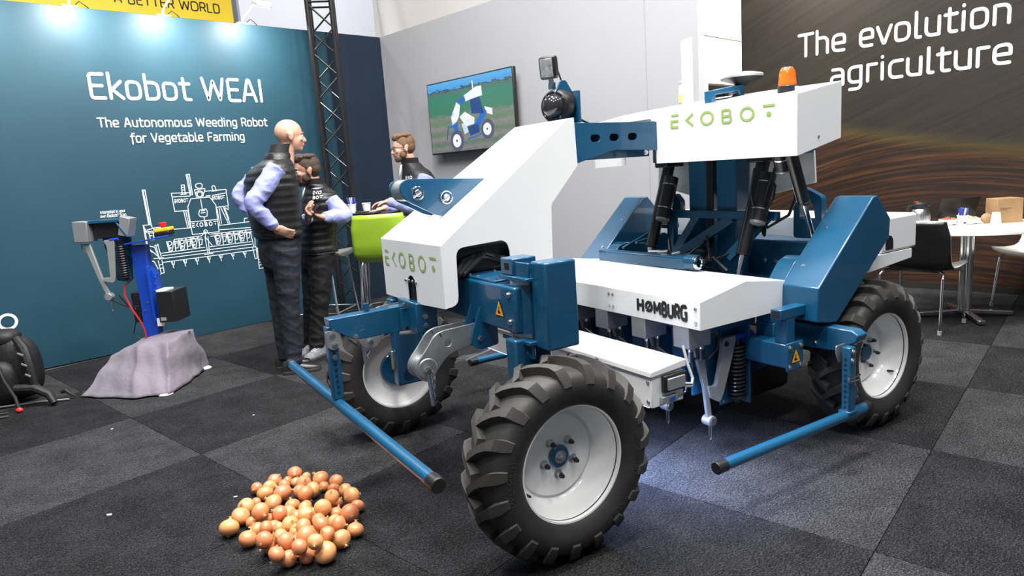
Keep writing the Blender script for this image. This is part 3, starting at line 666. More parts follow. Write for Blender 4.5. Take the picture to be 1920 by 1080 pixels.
# ---- arm spotlights on the wall's top edge, with the light they give
LAMPW = mat('lamp_white_enamel', (0.78, 0.78, 0.78), 0.4, noise=(4, .02))
LAMPG = mat('lamp_lens', (1, 1, 1), 0.3, noise=(4, .01), emit=(1, 0.98, 0.93, 6))
for k, lx in enumerate((0.85, 1.66, 2.40, 3.14)):
    nm = ('leftmost', 'second from left', 'third from left', 'rightmost')[k]
    t = thing('arm_spotlight', 'white arm spotlight clamped on the teal wall top, %s of the row' % nm, 'lamp', (lx, TY, 2.975), 0, 'wall top spotlights')
    MB().box(-.06, .06, 0.0, .09, .0, .014).build('clamp', LAMPW, t, bevel=.003)
    MB().tube([(0, .05, .01), (0, 0.0, .06), (0, -.26, .13), (0, -.40, .11)], .010, 8).build('arm', LAMPW, t)
    MB().obox((0, -.43, .095), (.15, .11, .035), (0.42, 0, 0)).build('lamp_head', LAMPW, t, bevel=.006)
    MB().obox((0, -.421, .0755), (.13, .09, .004), (0.42, 0, 0)).build('lens', LAMPG, t)
    MB().tube([(.03, .05, .01), (.07, .0, .05), (.10, -.02, .02), (.14, .02, .005)], .004, 6).build('cable', BLACKP, t)
    sl = bpy.data.lights.new('arm_spot_beam', 'AREA')
    sl.shape = 'RECTANGLE'; sl.size, sl.size_y = .12, .08
    sl.energy = 15; sl.color = (1.0, 0.97, 0.90); sl.spread = math.radians(150)
    so = bpy.data.objects.new('arm_spot_beam', sl)
    COL.objects.link(so)
    so.parent = t
    so.location = (0, -.415, .062)
    so.rotation_euler = Vector((0, .75, -1)).to_track_quat('-Z', 'Y').to_euler()

# ---- lights that the stand itself throws on the brown wall and on the cabin's end face
bs = area('stand_spot', (6.4, 2.9, 3.75), .12, 26, (1, .93, .82), (7.18, 2.75, 2.6), spread=math.radians(120))
bs2 = area('stand_spot', (5.35, 1.9, 3.5), .15, 42, (1, .95, .86), (5.25, 2.72, 2.0), spread=math.radians(110))

# ---- lamps of the hall behind the stand walls
for x, y in ((3.0, 10.5), (7.5, 9.5), (9.5, 7.0)):
    area('hall_light', (x, y, 7.5), 1.2, 215, (1, .985, .99))
# ================================================================ THE WEEDING ROBOT (local: +x rearwards, +y to the far side)
YC = .775
ROB = thing('weeding_robot', 'large blue and white four-wheeled autonomous weeding robot in the middle of the stand', 'robot', (1.669, 1.543, 0), math.radians(-13.0))
def mir(y):
    return 2 * YC - y

# ---- wheels
def tyre_mesh():
    half = [(.207, .082), (.214, .090), (.232, .101), (.258, .109), (.285, .109), (.308, .102), (.322, .090), (.330, .070), (.336, .045), (.339, .02)]
    prof = half + [(r, -y) for r, y in reversed(half)] + [(.203, -.06), (.203, .06)]
    return MB().lathe(prof, axis=(0, -1, 0), n=72, closed=True).mesh('tyre', RUBBER, angle=50)
def lug_mesh():
    """one bar of the tread: from the crown past the shoulder (at angle 0, on the -y half)"""
    path = [(.020, .339, -.045), (-.006, .3385, -.012), (-.036, .336, .020), (-.064, .331, .045), (-.085, .325, .062), (-.099, .308, .071), (-.106, .288, .076)]
    hw = [.020, .019, .019, .021, .026, .026, .020]
    top = [.030, .031, .031, .031, .026, .010, .002]
    v, f = [], []
    for (y, r, a), w, t in zip(path, hw, top):
        for s, rr, yy in ((-1, r - .012, 0), (-.72, r + t, 0), (.72, r + t, 0), (1, r - .012, 0)):
            out = -.006 if y < -.09 and abs(s) < .9 else 0
            an = a * 2.0 + s * w / r
            v.append((rr * math.sin(an), y + out, rr * math.cos(an)))
    n = len(path)
    for i in range(n - 1):
        for k in range(4):
            a, b = i * 4 + k, i * 4 + (k + 1) % 4
            f.append((a, b, b + 4, a + 4))
    f += [(0, 1, 2, 3), tuple(range(n * 4 - 1, n * 4 - 5, -1))]
    return MB().add(v, f).mesh('tread_lug', RUBBER2, angle=25)
def lug_mesh_b():
    me = lug_mesh().copy()
    for q in me.vertices:
        q.co.y = -q.co.y
    me.flip_normals()
    return me
TYRE, LUGA, LUGB = tyre_mesh(), lug_mesh(), lug_mesh_b()
# rim: outer flange at -y, dished disc
RIM = MB().lathe([(.205, .086), (.222, .088), (.224, .083), (.214, .078), (.204, .066), (.199, .048), (.190, .028), (.178, .0), (.170, -.018),
                  (.163, -.026), (.156, -.030), (.148, -.020), (.10, -.012), (.072, -.010), (.0, -.010),
                  (.0, -.022), (.07, -.022), (.10, -.024), (.150, -.034), (.178, -.036), (.188, -.045), (.197, -.05), (.200, -.066), (.214, -.078), (.224, -.083), (.222, -.088), (.205, -.086)],
                 axis=(0, -1, 0), n=72, closed=True).mesh('wheel_rim', RIMW, angle=40)
HUB = MB().lathe([(0.0, -.012), (.040, -.012), (.042, -.008), (.042, -.002), (.038, .002), (0, .002)], axis=(0, -1, 0), n=32).mesh('hub_plate', BLUE)
NUT = MB().cyl((0, 0, 0), (0, -.022, 0), .0125, .0115, 6).cyl((0, .001, 0), (0, -.004, 0), .0165, n=16).mesh('wheel_nut', STEEL)
NUTCAP = MB().lathe([(0, .0), (.0088, .0), (.0088, .010), (.006, .016), (0, .018)], axis=(0, -1, 0), n=14).mesh('nut_cap', BLACKP)
AXNUT = MB().cyl((0, .0, 0), (0, -.006, 0), .024, n=20).cyl((0, -.004, 0), (0, -.018, 0), .014, n=6).cyl((0, -.016, 0), (0, -.026, 0), .008, n=12).mesh('axle_nut', STEEL)
VALVE = MB().cyl((0, 0, 0), (0, -.03, .004), .0055, .0045, 10).mesh('tyre_valve', BLACKP)
HUBIN = MB().lathe([(0, 0), (.092, 0), (.095, .006), (.095, .022), (.090, .026), (0, .026)], axis=(0, 1, 0), n=32).mesh('wheel_hub', BLUE)
def wheel(x, y, flip, spin, front):
    rz = PI if flip else 0
    ty = inst('tyre', TYRE, ROB, (x, y, .365), (0, 0, rz))
    nl = 19
    for k in range(nl):
        inst('tread_lug', LUGA, ty, (0, 0, 0), (0, 2 * PI * (k + spin) / nl, 0))
        inst('tread_lug', LUGB, ty, (0, 0, 0), (0, 2 * PI * (k + .5 + spin) / nl, 0))
    rm = inst('wheel_rim', RIM, ROB, (x, y, .365), (0, 0, rz))
    inst('hub_plate', HUB, rm, (0, 0, 0), (0, 0, 0), (1, 1, 1))
    if front:
        inst('axle_nut', AXNUT, rm)
    for k in range(5):
        a = 2 * PI * (k + .27 + spin) / 5
        p = (.066 * math.sin(a), .010, .066 * math.cos(a))
        inst('wheel_nut', NUT, rm, p)
        inst('nut_cap', NUTCAP, rm, (p[0], p[1] - .021, p[2]))
    a = math.radians(-116 if front else 130)
    inst('tyre_valve', VALVE, rm, (.186 * math.sin(a), -.025, .186 * math.cos(a)))
    inst('wheel_hub', HUBIN, rm, (0, .022, 0))
WHEELS = [(0, 0, 0, .3, 1), (1.88, 0, 0, .12, 0), (0, 1.55, 1, .55, 1), (1.88, 1.55, 1, .8, 0)]
for w in WHEELS:
    wheel(*w)

# raised lettering on the sidewall of the near front tyre
def sidewall_text(ty, txt, r, a0, size=.020):
    n0 = set(COL.objects)
    lettering('sidewall_letter', txt, size, .13, (0, 0, 0), (1, 0, 0), (0, 0, 1), RUBBER2, ty, lift=0, track=.12, cap=False)
    for o in set(COL.objects) - n0:
        for v in o.data.vertices:
            a, rr = a0 + v.co.x / r, r + v.co.z
            v.co = (rr * math.sin(a), -.1105 + v.co.y * .3, rr * math.cos(a))
near_tyre = [o for o in ROB.children if o.name.startswith('tyre')][0]
sidewall_text(near_tyre, 'IMPLEMENT', .262, math.radians(78))
sidewall_text(near_tyre, 'AS\u2174O\u2173', .262, math.radians(135))
sidewall_text(near_tyre, 'IMPLEMENT', .262, math.radians(255))
# ---- front axle with steering knuckles
ax = MB().box(-.05, .12, .15, 1.40, .795, .965).build('front_axle_beam', BLUE, ROB, bevel=.010, seg=3)
MB().box(-.040, .110, .30, .56, .965, .974).build('cover_plate', BLUE, ax, bevel=.002)
MB().box(-.040, .110, .99, 1.25, .965, .974).build('cover_plate', BLUE, ax, bevel=.002)
bolts(ax, [(x, y, .974) for x in (-.022, .092) for y in (.32, .39, .46, .53)], '+z', SMALLBOLT)
MB().box(.02, .30, .50, 1.05, .78, .93).build('axle_centre_box', BLACKM, ax, bevel=.01)
def warn_sign(parent, c, ex, ez, s=.05):
    """yellow warning triangle with black edge and hand sign"""
    ex, ez = Vector(ex), Vector(ez)
    n = ex.cross(ez)
    c = Vector(c)
    def tri(sc, lift):
        return [c + ex * px * s * sc + ez * (py * s * sc) + n * lift for px, py in ((-.5, -.38), (.5, -.38), (0, .62))]
    k = MB().add(tri(1.12, .0012) + tri(1.12, .0), [(0, 1, 2), (5, 4, 3), (0, 3, 4, 1), (1, 4, 5, 2), (2, 5, 3, 0)]).build('warning_sticker', BLACK_PRINT, parent)
    o = MB().add(tri(.98, .0018), [(0, 1, 2)]).build('yellow_field', YELLOW_DECAL, k, smooth=False)
    pts = [(-.20, -.24), (.18, -.24), (.12, -.08), (.02, -.14), (.03, .24), (-.05, .24), (-.08, -.02), (-.2, -.1)]
    MB().add([c + ex * px * s + ez * py * s + n * .0024 for px, py in pts], [tuple(range(8))]).build('hand_symbol', BLACK_PRINT, k, smooth=False)
for far in (0, 1):
    Y = (lambda y: mir(y)) if far else (lambda y: y)
    def yb(a, b):
        return (min(Y(a), Y(b)), max(Y(a), Y(b)))
    kn = MB().box(.0, .135, *yb(.022, .115), .745, 1.058).build('steering_knuckle', BLUE, ROB, bevel=.008, seg=3)
    jaw = MB()
    jaw.prism([(Y(.11), 1.052), (Y(.20), 1.052), (Y(.285), 1.010), (Y(.285), .990), (Y(.11), .990)], 'yz', -.012, .0)
    jaw.box(-.03, .11, *yb(.10, .29), .985, 1.0)
    jaw.build('jaw', BLUE, kn, bevel=.003)
    jaw = MB()
    jaw.prism([(Y(.11), .760), (Y(.285), .760), (Y(.285), .742), (Y(.20), .70), (Y(.11), .70)], 'yz', -.012, .0)
    jaw.box(-.03, .11, *yb(.10, .29), .755, .770)
    jaw.build('jaw', BLUE, kn, bevel=.003)
    kp = MB()
    kp.cyl((.035, Y(.20), .965), (.035, Y(.20), .985), .062, n=28)
    kp.cyl((.035, Y(.20), .770), (.035, Y(.20), .795), .062, n=28)
    kp.build('kingpin_washer', GALV, kn, bevel=.002)
    MB().cyl((.035, Y(.20), .79), (.035, Y(.20), .97), .074, n=28).build('kingpin_sleeve', BLUE, ax)
    sb = MB().box(-.02, .085, *yb(.20, .285), 1.0, 1.062).build('angle_sensor_housing', BLUE, kn, bevel=.005)
    MB().box(-.0215, -.02, *yb(.225, .255), 1.020, 1.045).build('sensor_window', DARKHOLE, sb)
    cb = MB().box(-.065, .095, *yb(.145, .215), .315, .775).build('wheel_leg', BLUE, ROB, bevel=.010, seg=3)
    MB().box(-.078, -.064, *yb(.165, .185), .40, .50).build('cable_clip', GALV, cb, bevel=.003)
    MB().cyl((.0, Y(.215), .365), (.0, Y(.03), .365), .035, n=20).build('stub_axle', BLACKM, cb)
    warn_sign(kn if False else ax, (-.0515, Y(.26), .872), (0, -1, 0), (0, 0, 1), .058)
    bolts(ax, [(-.050, Y(.19), .935), (-.050, Y(.19), .835)], '-x')
    bolts(kn, [(-.012, Y(.15), .72)], '-x', SMALLBOLT)
# ---- lower link arms at the front (zinc plates between blue lugs)
LINK = [(-.022, .800), (-.215, .793), (-.249, .781), (-.292, .727), (-.328, .69), (-.340, .657), (-.328, .628), (-.303, .610), (-.276, .604), (-.253, .643), (-.204, .691), (-.158, .709), (-.076, .722), (-.030, .722)]
LUGP = [(-.045, .875), (.02, .86), (.02, .700), (-.055, .690), (-.088, .705), (-.100, .735), (-.092, .765)]
for far in (0, 1):
    Y = mir if far else (lambda y: y)
    lk = None
    for k, y0 in enumerate((.425, .500)):
        a, b = sorted((Y(y0), Y(y0 + .010)))
        o = MB().plate(rounded(LINK, [0, .03, .03, .02, .02, .02, .02, .02, .01, .02, .03, .03, .02, 0]), [circle(-.195, .744, .017, 14), circle(-.300, .655, .012, 12)], 'xz', a, b).build('link_plate', GALV, ROB, bevel=.0015, label='zinc-plated steel link plate')
        a, b = sorted((Y(y0 - .014), Y(y0 - .004)))
        g = MB().plate(rounded(LUGP, .012), [circle(-.062, .735, .010, 12)], 'xz', a, b).build('link_lug', BLUE, ax, bevel=.002)
        bolts(g, [(-.062, Y(y0 - .014), .735)], '+y' if far else '-y')
        lk = lk or o
    MB().cyl((-.290, Y(.42), .66), (-.290, Y(.515), .66), .040, n=24).build('link_spacer', GALV, lk, bevel=.003)
    MB().tube([(-.296, Y(.405), .672), (-.296, Y(.405), .64), (-.290, Y(.400), .52)], .0085, 10).cyl((-.296, Y(.395), .655), (-.296, Y(.53), .655), .011).build('hitch_pin', STEEL, lk)
    ch = MB()
    for q in range(7):
        c = Vector((-.280 + .004 * math.sin(q), Y(.405), .645 - .016 * q))
        ch.tube([c + Vector((.004 * math.cos(a), .004 * math.sin(a) if q % 2 else 0, .009 * math.sin(a))) for a in [2 * PI * i / 8 for i in range(8)]], .0016, 5, closed=True)
    o = ch.build('safety_chain', STEEL, lk)
    o['kind'] = 'stuff'
    MB().bar((.02, Y(.53), .655), (-.13, Y(.46), .655), .05, .006).build('stay_plate', GALV, lk)

# ---- nose cover: bent white sheet
def ys(x):
    return .465 + .137 * (x + .17)
SIDE = [(-.173, 1.112), (.530, 1.580), (.568, 1.584), (.576, 1.379), (.406, 1.221), (.394, .955), (.165, .955), (.160, 1.050), (.150, 1.085), (.125, 1.100), (-.075, 1.095), (-.096, 1.088), (-.106, 1.068), (-.112, .900), (-.118, .880), (-.135, .870), (-.176, .866)]
SIDE = rounded(SIDE, [0, .0, .0, .01, .015, 0, 0, 0, .02, .03, .03, .02, .02, .02, .015, .01, 0], seg=4)
ns = MB()
for far in (0, 1):
    ns.add([(x, mir(ys(x)) if far else ys(x), z) for x, z in SIDE], [tuple(range(len(SIDE)))])
nose = ns.build('nose_cover', WHITE, ROB, solid=.004, smooth=False, label='white sheet nose cover with a window cut in each side')
yn = ys(-.173)
front = [(yn, 1.112), (mir(yn), 1.112), (mir(yn), .852)] + [(YC + .045, .852), (YC + .045, .905)] + [(YC + .045 * math.cos(a), .925 + .045 * math.sin(a)) for a in [PI * i / 8 for i in range(9)]] + [(YC - .045, .905), (YC - .045, .852)] + [(yn, .866)]
MB().add([(-.1745, y, z) for y, z in front], [tuple(range(len(front)))]).build('nose_front', WHITE, nose, solid=.004, smooth=False)
x0, x1 = -.173, .530
MB().add([(x0, ys(x0), 1.112), (x0, mir(ys(x0)), 1.112), (x1, mir(ys(x1)), 1.58), (x1, ys(x1), 1.58)], [(0, 1, 2, 3)]).build('nose_slope', WHITE, nose, solid=.004, smooth=False)
MB().add([(x1, ys(x1), 1.58), (x1, mir(ys(x1)), 1.58), (.568, mir(ys(.568)), 1.584), (.568, ys(.568), 1.584)], [(0, 1, 2, 3)]).build('nose_top', WHITE, nose, solid=.004, smooth=False)
lettering('logo_letter', LOGO, .060, .10, (-.177, mir(yn) - .035, 1.000), (0, -1, 0), (0, 0, 1), GREEN_PRINT, nose, fit=.545, track=.30, cap=False, lift=.002)
bolts(nose, [(-.177, YC + .055 - .036 * k, .945) for k in range(4)], '-x', SMALLBOLT)
MB().box(-.165, -.15, .70, .85, .86, 1.0).build('notch_dark_box', DARKHOLE, nose)  # near-black box added so the notch looks shaded inside
MB().box(-.14, .40, .56, .99, .96, 1.09).build('inner_cover', BLACKP, nose, bevel=.03, seg=3)
for k in range(3):
    MB().tube([(-.11 + .02 * k, .50, .985), (-.04 + .05 * k, .545, 1.03 + .012 * k), (.05 + .04 * k, .56, 1.045 - .01 * k), (.16, .55, 1.0 + .01 * k)], .012, 8).build('hose', BLACKP, ROB)
# ---- top link bracket
TB = rounded([(-.215, 1.330), (-.205, 1.362), (-.170, 1.372), (.185, 1.352), (-.020, 1.208), (-.060, 1.214), (-.19, 1.285)], [.02, .03, .05, 0, .02, .03, .06], seg=5)
tb = MB().prism(TB, 'xz', .712, .724).prism(TB, 'xz', .826, .838).build('top_link_bracket', BLUE, ROB, bevel=.002)
MB().box(-.03, .15, .724, .826, 1.225, 1.237).build('bracket_web', BLUE, tb)
MB().cyl((-.165, .724, 1.325), (-.165, .826, 1.325), .044, n=28).build('roller', GALV, tb, bevel=.003)
for px, pz in ((-.140, 1.312), (-.012, 1.285)):
    MB().cyl((px, .700, pz), (px, .850, pz), .015, n=18).build('pin', STEEL, tb, bevel=.002)
    MB().tube([(px + .026 * math.cos(a), .704, pz + .026 * math.sin(a)) for a in [2 * PI * i / 18 for i in range(18)]], .0028, 6, closed=True).build('linch_ring', CHROME, tb)
    MB().cyl((px - .024, .703, pz - .016), (px + .012, .703, pz + .004), .005, n=8).build('linch_tongue', CHROME, tb)
# ---- arm between nose and hood, with three windows
def stad(cx, cz, a, b, n=8):
    return [(cx + a * s + b * math.cos(t) * 1, cz + b * math.sin(t)) for s, t0 in ((1, -PI / 2), (-1, PI / 2)) for t in [t0 + PI * i / n for i in range(n + 1)]]
ARM = rounded([(.560, 1.570), (1.20, 1.562), (1.20, 1.424), (.865, 1.440), (.560, 1.368)], [.02, 0, 0, .04, 0])
holes = [stad(cx, 1.497, .012, .017) for cx in (.752, .866, .980)]
am = MB().plate(ARM, holes, 'xz', .650, .660).plate(ARM, holes, 'xz', .890, .900).build('upper_arm', BLUE, ROB, bevel=.0015)
MB().box(.565, 1.2, .660, .890, 1.550, 1.566).build('arm_top_plate', BLUE, am)
MB().add([(.565, .66, 1.375), (.565, .89, 1.375), (.865, .89, 1.444), (.865, .66, 1.444), (1.2, .66, 1.43), (1.2, .89, 1.43)], [(0, 1, 2, 3), (3, 2, 5, 4)]).build('arm_bottom_plate', BLUE, am, solid=.006)
MB().box(.575, 1.19, .765, .785, 1.40, 1.55).build('arm_centre_web', BLUE, am)
bolts(am, [(1.06, .648, 1.418)], '-y')
# ---- camera mast on the nose top: dome camera and work lamp
mb = MB().prism(rounded([(.60, 1.575), (.715, 1.575), (.715, 1.70), (.668, 1.770), (.640, 1.770), (.60, 1.71)], .01), 'xz', .742, .750).build('camera_bracket', BLUE, ROB, bevel=.001)
MB().box(.700, .716, .700, .850, 1.575, 1.72).build('bracket_back', BLUE, mb, bevel=.002)
DD = Vector((-1, -.45, 0)).normalized()
DC = Vector((.695, .80, 1.655)) + DD * .096
DS = Vector((-DD.y, DD.x, 0))
dom = MB().lathe([(0, 0), (.076, 0), (.080, .008), (.080, .075), (.074, .092), (.066, .098), (0, .098)], (.695, .80, 1.655), DD, 36).build('dome_camera', BLACKP, ROB, bevel=.002, label='black dome camera with clear bubble')
GLASS_DOME = mat('smoked_dome', (0.02, 0.02, 0.022), 0.06, spec=0.45, noise=(3, .1))
MB().lathe([(.056, 0)] + [(.056 * math.cos(a), .056 * math.sin(a)) for a in [PI / 2 * i / 10 for i in range(11)]], DC, DD, 32).build('bubble', GLASS_DOME, dom)
MB().lathe([(.056, 0), (.066, 0), (.066, .008), (.056, .008)], DC, DD, 32, closed=True).build('bezel', BLACKP, dom)
for a in (.6, 2.2, 3.8, 5.3):
    inst('bolt', SMALLBOLT, dom, DC + DD * .007 + DS * .061 * math.cos(a) + Vector((0, 0, .061 * math.sin(a))), DD.to_track_quat('Z', 'Y').to_euler(), (.7, .7, .7))
LR = Euler((0, -.12, .48)).to_matrix()
LC = Vector((.610, .79, 1.832))
lm = MB().obox(LC, (.045, .084, .102), LR).build('work_lamp', BLACKP, ROB, bevel=.012, seg=3, label='black square work lamp')
MB().obox(LC + LR @ Vector((-.0235, 0, 0)), (.003, .062, .080), LR).build('lamp_lens', mat('lamp_reflector', (0.55, 0.55, 0.56), 0.25, metal=.5, noise=(60, .2)), lm, bevel=.001)
for a, b in ((-.016, -.02), (.016, -.02), (-.016, .02), (.016, .02)):
    MB().lathe([(.0, .002), (.006, 0), (.012, .003)], LC + LR @ Vector((-.025, a, b)), LR @ Vector((-1, 0, 0)), 14).build('lamp_emitter', GREYP, lm)
MB().cyl((.625, .79, 1.74), (.618, .79, 1.785), .012, n=12).box(.612, .632, .775, .805, 1.735, 1.765).build('lamp_foot', STEEL, lm)
MB().tube([(.63, .80, 1.85), (.665, .80, 1.83), (.69, .80, 1.76), (.70, .80, 1.72)], .004, 6).build('lamp_cable', BLACKP, lm)
MB().tube([(.72, .80, 1.62), (.76, .79, 1.60), (.82, .78, 1.575)], .005, 6).tube([(.72, .82, 1.64), (.77, .81, 1.61), (.84, .80, 1.575)], .003, 6).build('camera_cables', BLACKP, dom)['kind'] = 'stuff'

# ---- hood over the mast: angled wings with the logotype
XF, YI, XO, YO, XR = 1.14, .652, 1.415, .063, 1.735
Z0F, Z1F, Z0O, Z1O, Z0R, Z1R = 1.36, 1.615, 1.353, 1.620, 1.421, 1.676
hood = MB().add([(XF, YI, Z1F), (XF, mir(YI), Z1F), (XO, mir(YO), Z1O), (XR, mir(YO), Z1R), (XR, YO, Z1R), (XO, YO, Z1O), (XF + .28, YC, 1.640), (XR, YC, 1.69)],
                [(0, 1, 6), (1, 2, 6), (2, 3, 7, 6), (7, 4, 5, 6), (5, 0, 6)]).build('hood', WHITE, ROB, solid=.004, smooth=False, label='white sheet hood with angled wings')
fy = [(YI, 1.36), (YI, Z1F), (mir(YI), Z1F), (mir(YI), 1.36)]
notch = [(YI + .012, 1.360), (YI + .012, Z1F), (mir(YI) - .012, Z1F), (mir(YI) - .012, 1.36), (mir(YI) - .014, 1.56), (mir(YI) - .03, 1.585), (YI + .03, 1.585), (YI + .014, 1.56)]
ff = [(YI, 1.36), (YI, Z1F), (mir(YI), Z1F), (mir(YI), 1.36), (mir(YI) - .006, 1.36), (mir(YI) - .016, 1.545), (mir(YI) - .04, 1.580), (YI + .04, 1.580), (YI + .016, 1.545), (YI + .006, 1.36)]
MB().add([(XF, y, z) for y, z in ff], [tuple(range(len(ff)))]).build('hood_front', WHITE, hood, solid=.004, smooth=False)
for far in (0, 1):
    Y = mir if far else (lambda y: y)
    MB().add([(XF, Y(YI), Z0F), (XF, Y(YI), Z1F), (XO, Y(YO), Z1O), (XO, Y(YO), Z0O)], [(0, 1, 2, 3)]).build('hood_wing', WHITE, hood, solid=.004, smooth=False)
    MB().add([(XO, Y(YO), Z0O), (XO, Y(YO), Z1O), (XR, Y(YO), Z1R), (XR, Y(YO), Z0R)], [(0, 1, 2, 3)]).build('hood_side', WHITE, hood, solid=.004, smooth=False)
    bolts(hood, [(1.565, Y(YO), 1.432)], '+y' if far else '-y', SMALLBOLT)
MB().add([(XR, YO, 1.45), (XR, YO, Z1R), (XR, YC, 1.69), (XR, mir(YO), Z1R), (XR, mir(YO), 1.45)], [(0, 1, 2, 3, 4)]).build('hood_back', WHITE, hood, solid=.004, smooth=False)
wd = (Vector((XO, YO, 0)) - Vector((XF, YI, 0)))
wn = wd.normalized()
wdir = Vector((wn.x, wn.y, 0))
p0 = Vector((XF, YI, 1.527)) + wd * .115
lettering('logo_letter', LOGO, .056, .125, p0, wdir, (0, 0, 1), GREEN_PRINT, hood, fit=wd.length * .745, track=.32, cap=False, lift=.004)
wd2 = Vector((-wd.x, wd.y, 0))
p0 = Vector((XO, mir(YO), 1.527)) + wd2 * .14
lettering('logo_letter', LOGO, .056, .125, p0, wd2.normalized(), (0, 0, 1), GREEN_PRINT, hood, fit=wd.length * .745, track=.32, cap=False, lift=.004)
MB().add([(1.79, .235, 1.37), (1.79, .225, 1.214), (1.79, .511, 1.150), (1.79, 1.04, 1.150), (1.79, 1.325, 1.214), (1.79, 1.315, 1.37)], [(0, 1, 2, 3, 4, 5)]).build('rear_panel', WHITE, hood, solid=.012, smooth=False)
MB().box(1.735, 1.80, .235, 1.315, 1.36, 1.46).build('panel_rail', BLUE, hood)
# things on the hood
an = MB().prism([(1.650, 1.640), (1.712, 1.640), (1.712, 2.040), (1.650, 2.022)], 'xz', .945, .975).build('antenna', mat('antenna_white', (.72, .72, .76), .45, noise=(4, .02)), ROB, bevel=.004)
st = MB().cyl((1.78, 1.1, 1.66), (1.78, 1.1, 1.70), .020, n=20).build('signal_tower', GREYP, ROB)
MB().cyl((1.78, 1.1, 1.70), (1.78, 1.1, 1.745), .020, n=20).build('amber_segment', mat('amber_segment', (.95, .55, .12), .25, noise=(5, .02), emit=(1, .6, .15, .5)), st)
MB().cyl((1.78, 1.1, 1.745), (1.78, 1.1, 1.80), .020, n=20).build('clear_segment', mat('clear_segment', (.6, .6, .62), .2, noise=(5, .02)), st)
MB().cyl((1.78, 1.1, 1.80), (1.78, 1.1, 1.822), .022, n=20).build('tower_cap', GREYP, st, bevel=.004)
gb = MB()
gb.plate([(1.448, 1.640), (1.692, 1.645), (1.692, 1.735), (1.448, 1.702)], [[(1.478, 1.645), (1.655, 1.648), (1.655, 1.693), (1.645, 1.700), (1.478, 1.680)]], 'xz', .575, .625)
gbo = gb.build('antenna_bridge', BLUE, ROB, bevel=.004)
MB().lathe([(0, 0), (.03, 0), (.045, .012), (.108, .036), (.112, .044), (.104, .052), (.06, .062), (0, .066)], (1.70, .60, 1.732), (0, 0, 1), 36).build('gnss_antenna', mat('gnss_shell', (.36, .36, .37), .4, noise=(5, .03)), ROB)
MB().lathe([(.02, -.004), (.028, 0), (.045, .012), (.1065, .0345)], (1.70, .60, 1.730), (0, 0, 1), 36).build('gnss_underside', BLACKP, gbo)
MB().cyl((1.70, .60, 1.70), (1.70, .60, 1.735), .012, n=12).build('antenna_stud', STEEL, gbo)
MB().tube([(1.47, .60, 1.655), (1.56, .60, 1.664), (1.62, .60, 1.668), (1.66, .60, 1.69), (1.68, .60, 1.72)], .004, 6).build('antenna_cable', BLACKP, gbo)
bc = MB().lathe([(0, 0), (.044, 0), (.044, .028), (.041, .031), (0, .031)], (1.56, .22, 1.645), (0, 0, 1), 28).build('beacon', BLACKP, ROB, label='amber warning beacon on a black base')
AMBER = mat('amber_lens', (.55, .12, .010), .22, coat=.6, noise=(8, .25))
MB().lathe([(.038, .031), (.039, .045), (.036, .080), (.031, .104), (.024, .114), (0, .116)], (1.56, .22, 1.645), (0, 0, 1), 28).build('beacon_lens', AMBER, bc)
for k in range(14):
    a = 2 * PI * k / 14
    MB().bar((1.56 + .0388 * math.cos(a), .22 + .0388 * math.sin(a), 1.682), (1.56 + .0325 * math.cos(a), .22 + .0325 * math.sin(a), 1.744), .0035, .0035).build('lens_rib', AMBER, bc)
MB().box(1.553, 1.575, .1735, .1755, 1.650, 1.668).build('rating_label', WHITE_PRINT, bc)

# ---- mast and its braces
for y0 in (.610, .815):
    MB().box(1.66, 1.76, y0, y0 + .135, .52, 1.60).build('mast_post', BLUE, ROB, bevel=.006)
mc = MB()
for k in range(4):
    mc.tube([(1.66, .765 + .012 * k, 1.40), (1.655, .768 + .012 * k, 1.2), (1.65, .765 + .012 * k, 1.0), (1.62, .74 + .014 * k, .86), (1.50, .70 + .03 * k, .82 - .01 * k)], .007, 6)
mc.build('mast_cables', BLACKP, ROB)['kind'] = 'stuff'
vf = MB().box(1.62, 1.66, .33, 1.20, 1.035, 1.080).build('cross_tie', BLUE, ROB, bevel=.006)
for a, b in (((1.64, 1.06, 1.05), (1.52, .95, .84)), ((1.64, .86, 1.05), (1.52, .93, .84)), ((1.64, .62, 1.04), (1.50, .91, .83)), ((1.64, .40, 1.05), (1.52, .55, .84))):
    MB().bar(a, b, .05, .035, (1, 0, 0)).build('brace', BLUE, vf, bevel=.003)
MB().prism(rounded([(1.22, 1.07), (1.02, 1.07), (1.02, 1.13), (1.06, 1.17), (1.14, 1.17)], .01), 'yz', 1.66, 1.70).build('tie_ear', BLUE, vf)
MB().plate(rounded([(.20, .93), (.36, .93), (.36, 1.16), (.30, 1.19), (.20, 1.14)], .02), [rounded([(.235, 1.03), (.325, 1.03), (.325, 1.12), (.25, 1.11)], .01)], 'yz', 1.80, 1.84).build('tie_ear', BLUE, vf)
MB().cyl((1.655, 1.13, 1.115), (1.72, 1.13, 1.115), .03, n=16).build('tie_pin', BLACKM, vf)
# emergency stop on the frame
es = MB().box(1.72, 1.79, 1.16, 1.25, .955, .985).build('emergency_stop_box', BLACKP, ROB, bevel=.006)
MB().box(1.722, 1.788, 1.162, 1.248, .985, 1.015).build('yellow_lid', mat('estop_yellow', (.85, .48, .02), .4, noise=(5, .03)), es, bevel=.006)
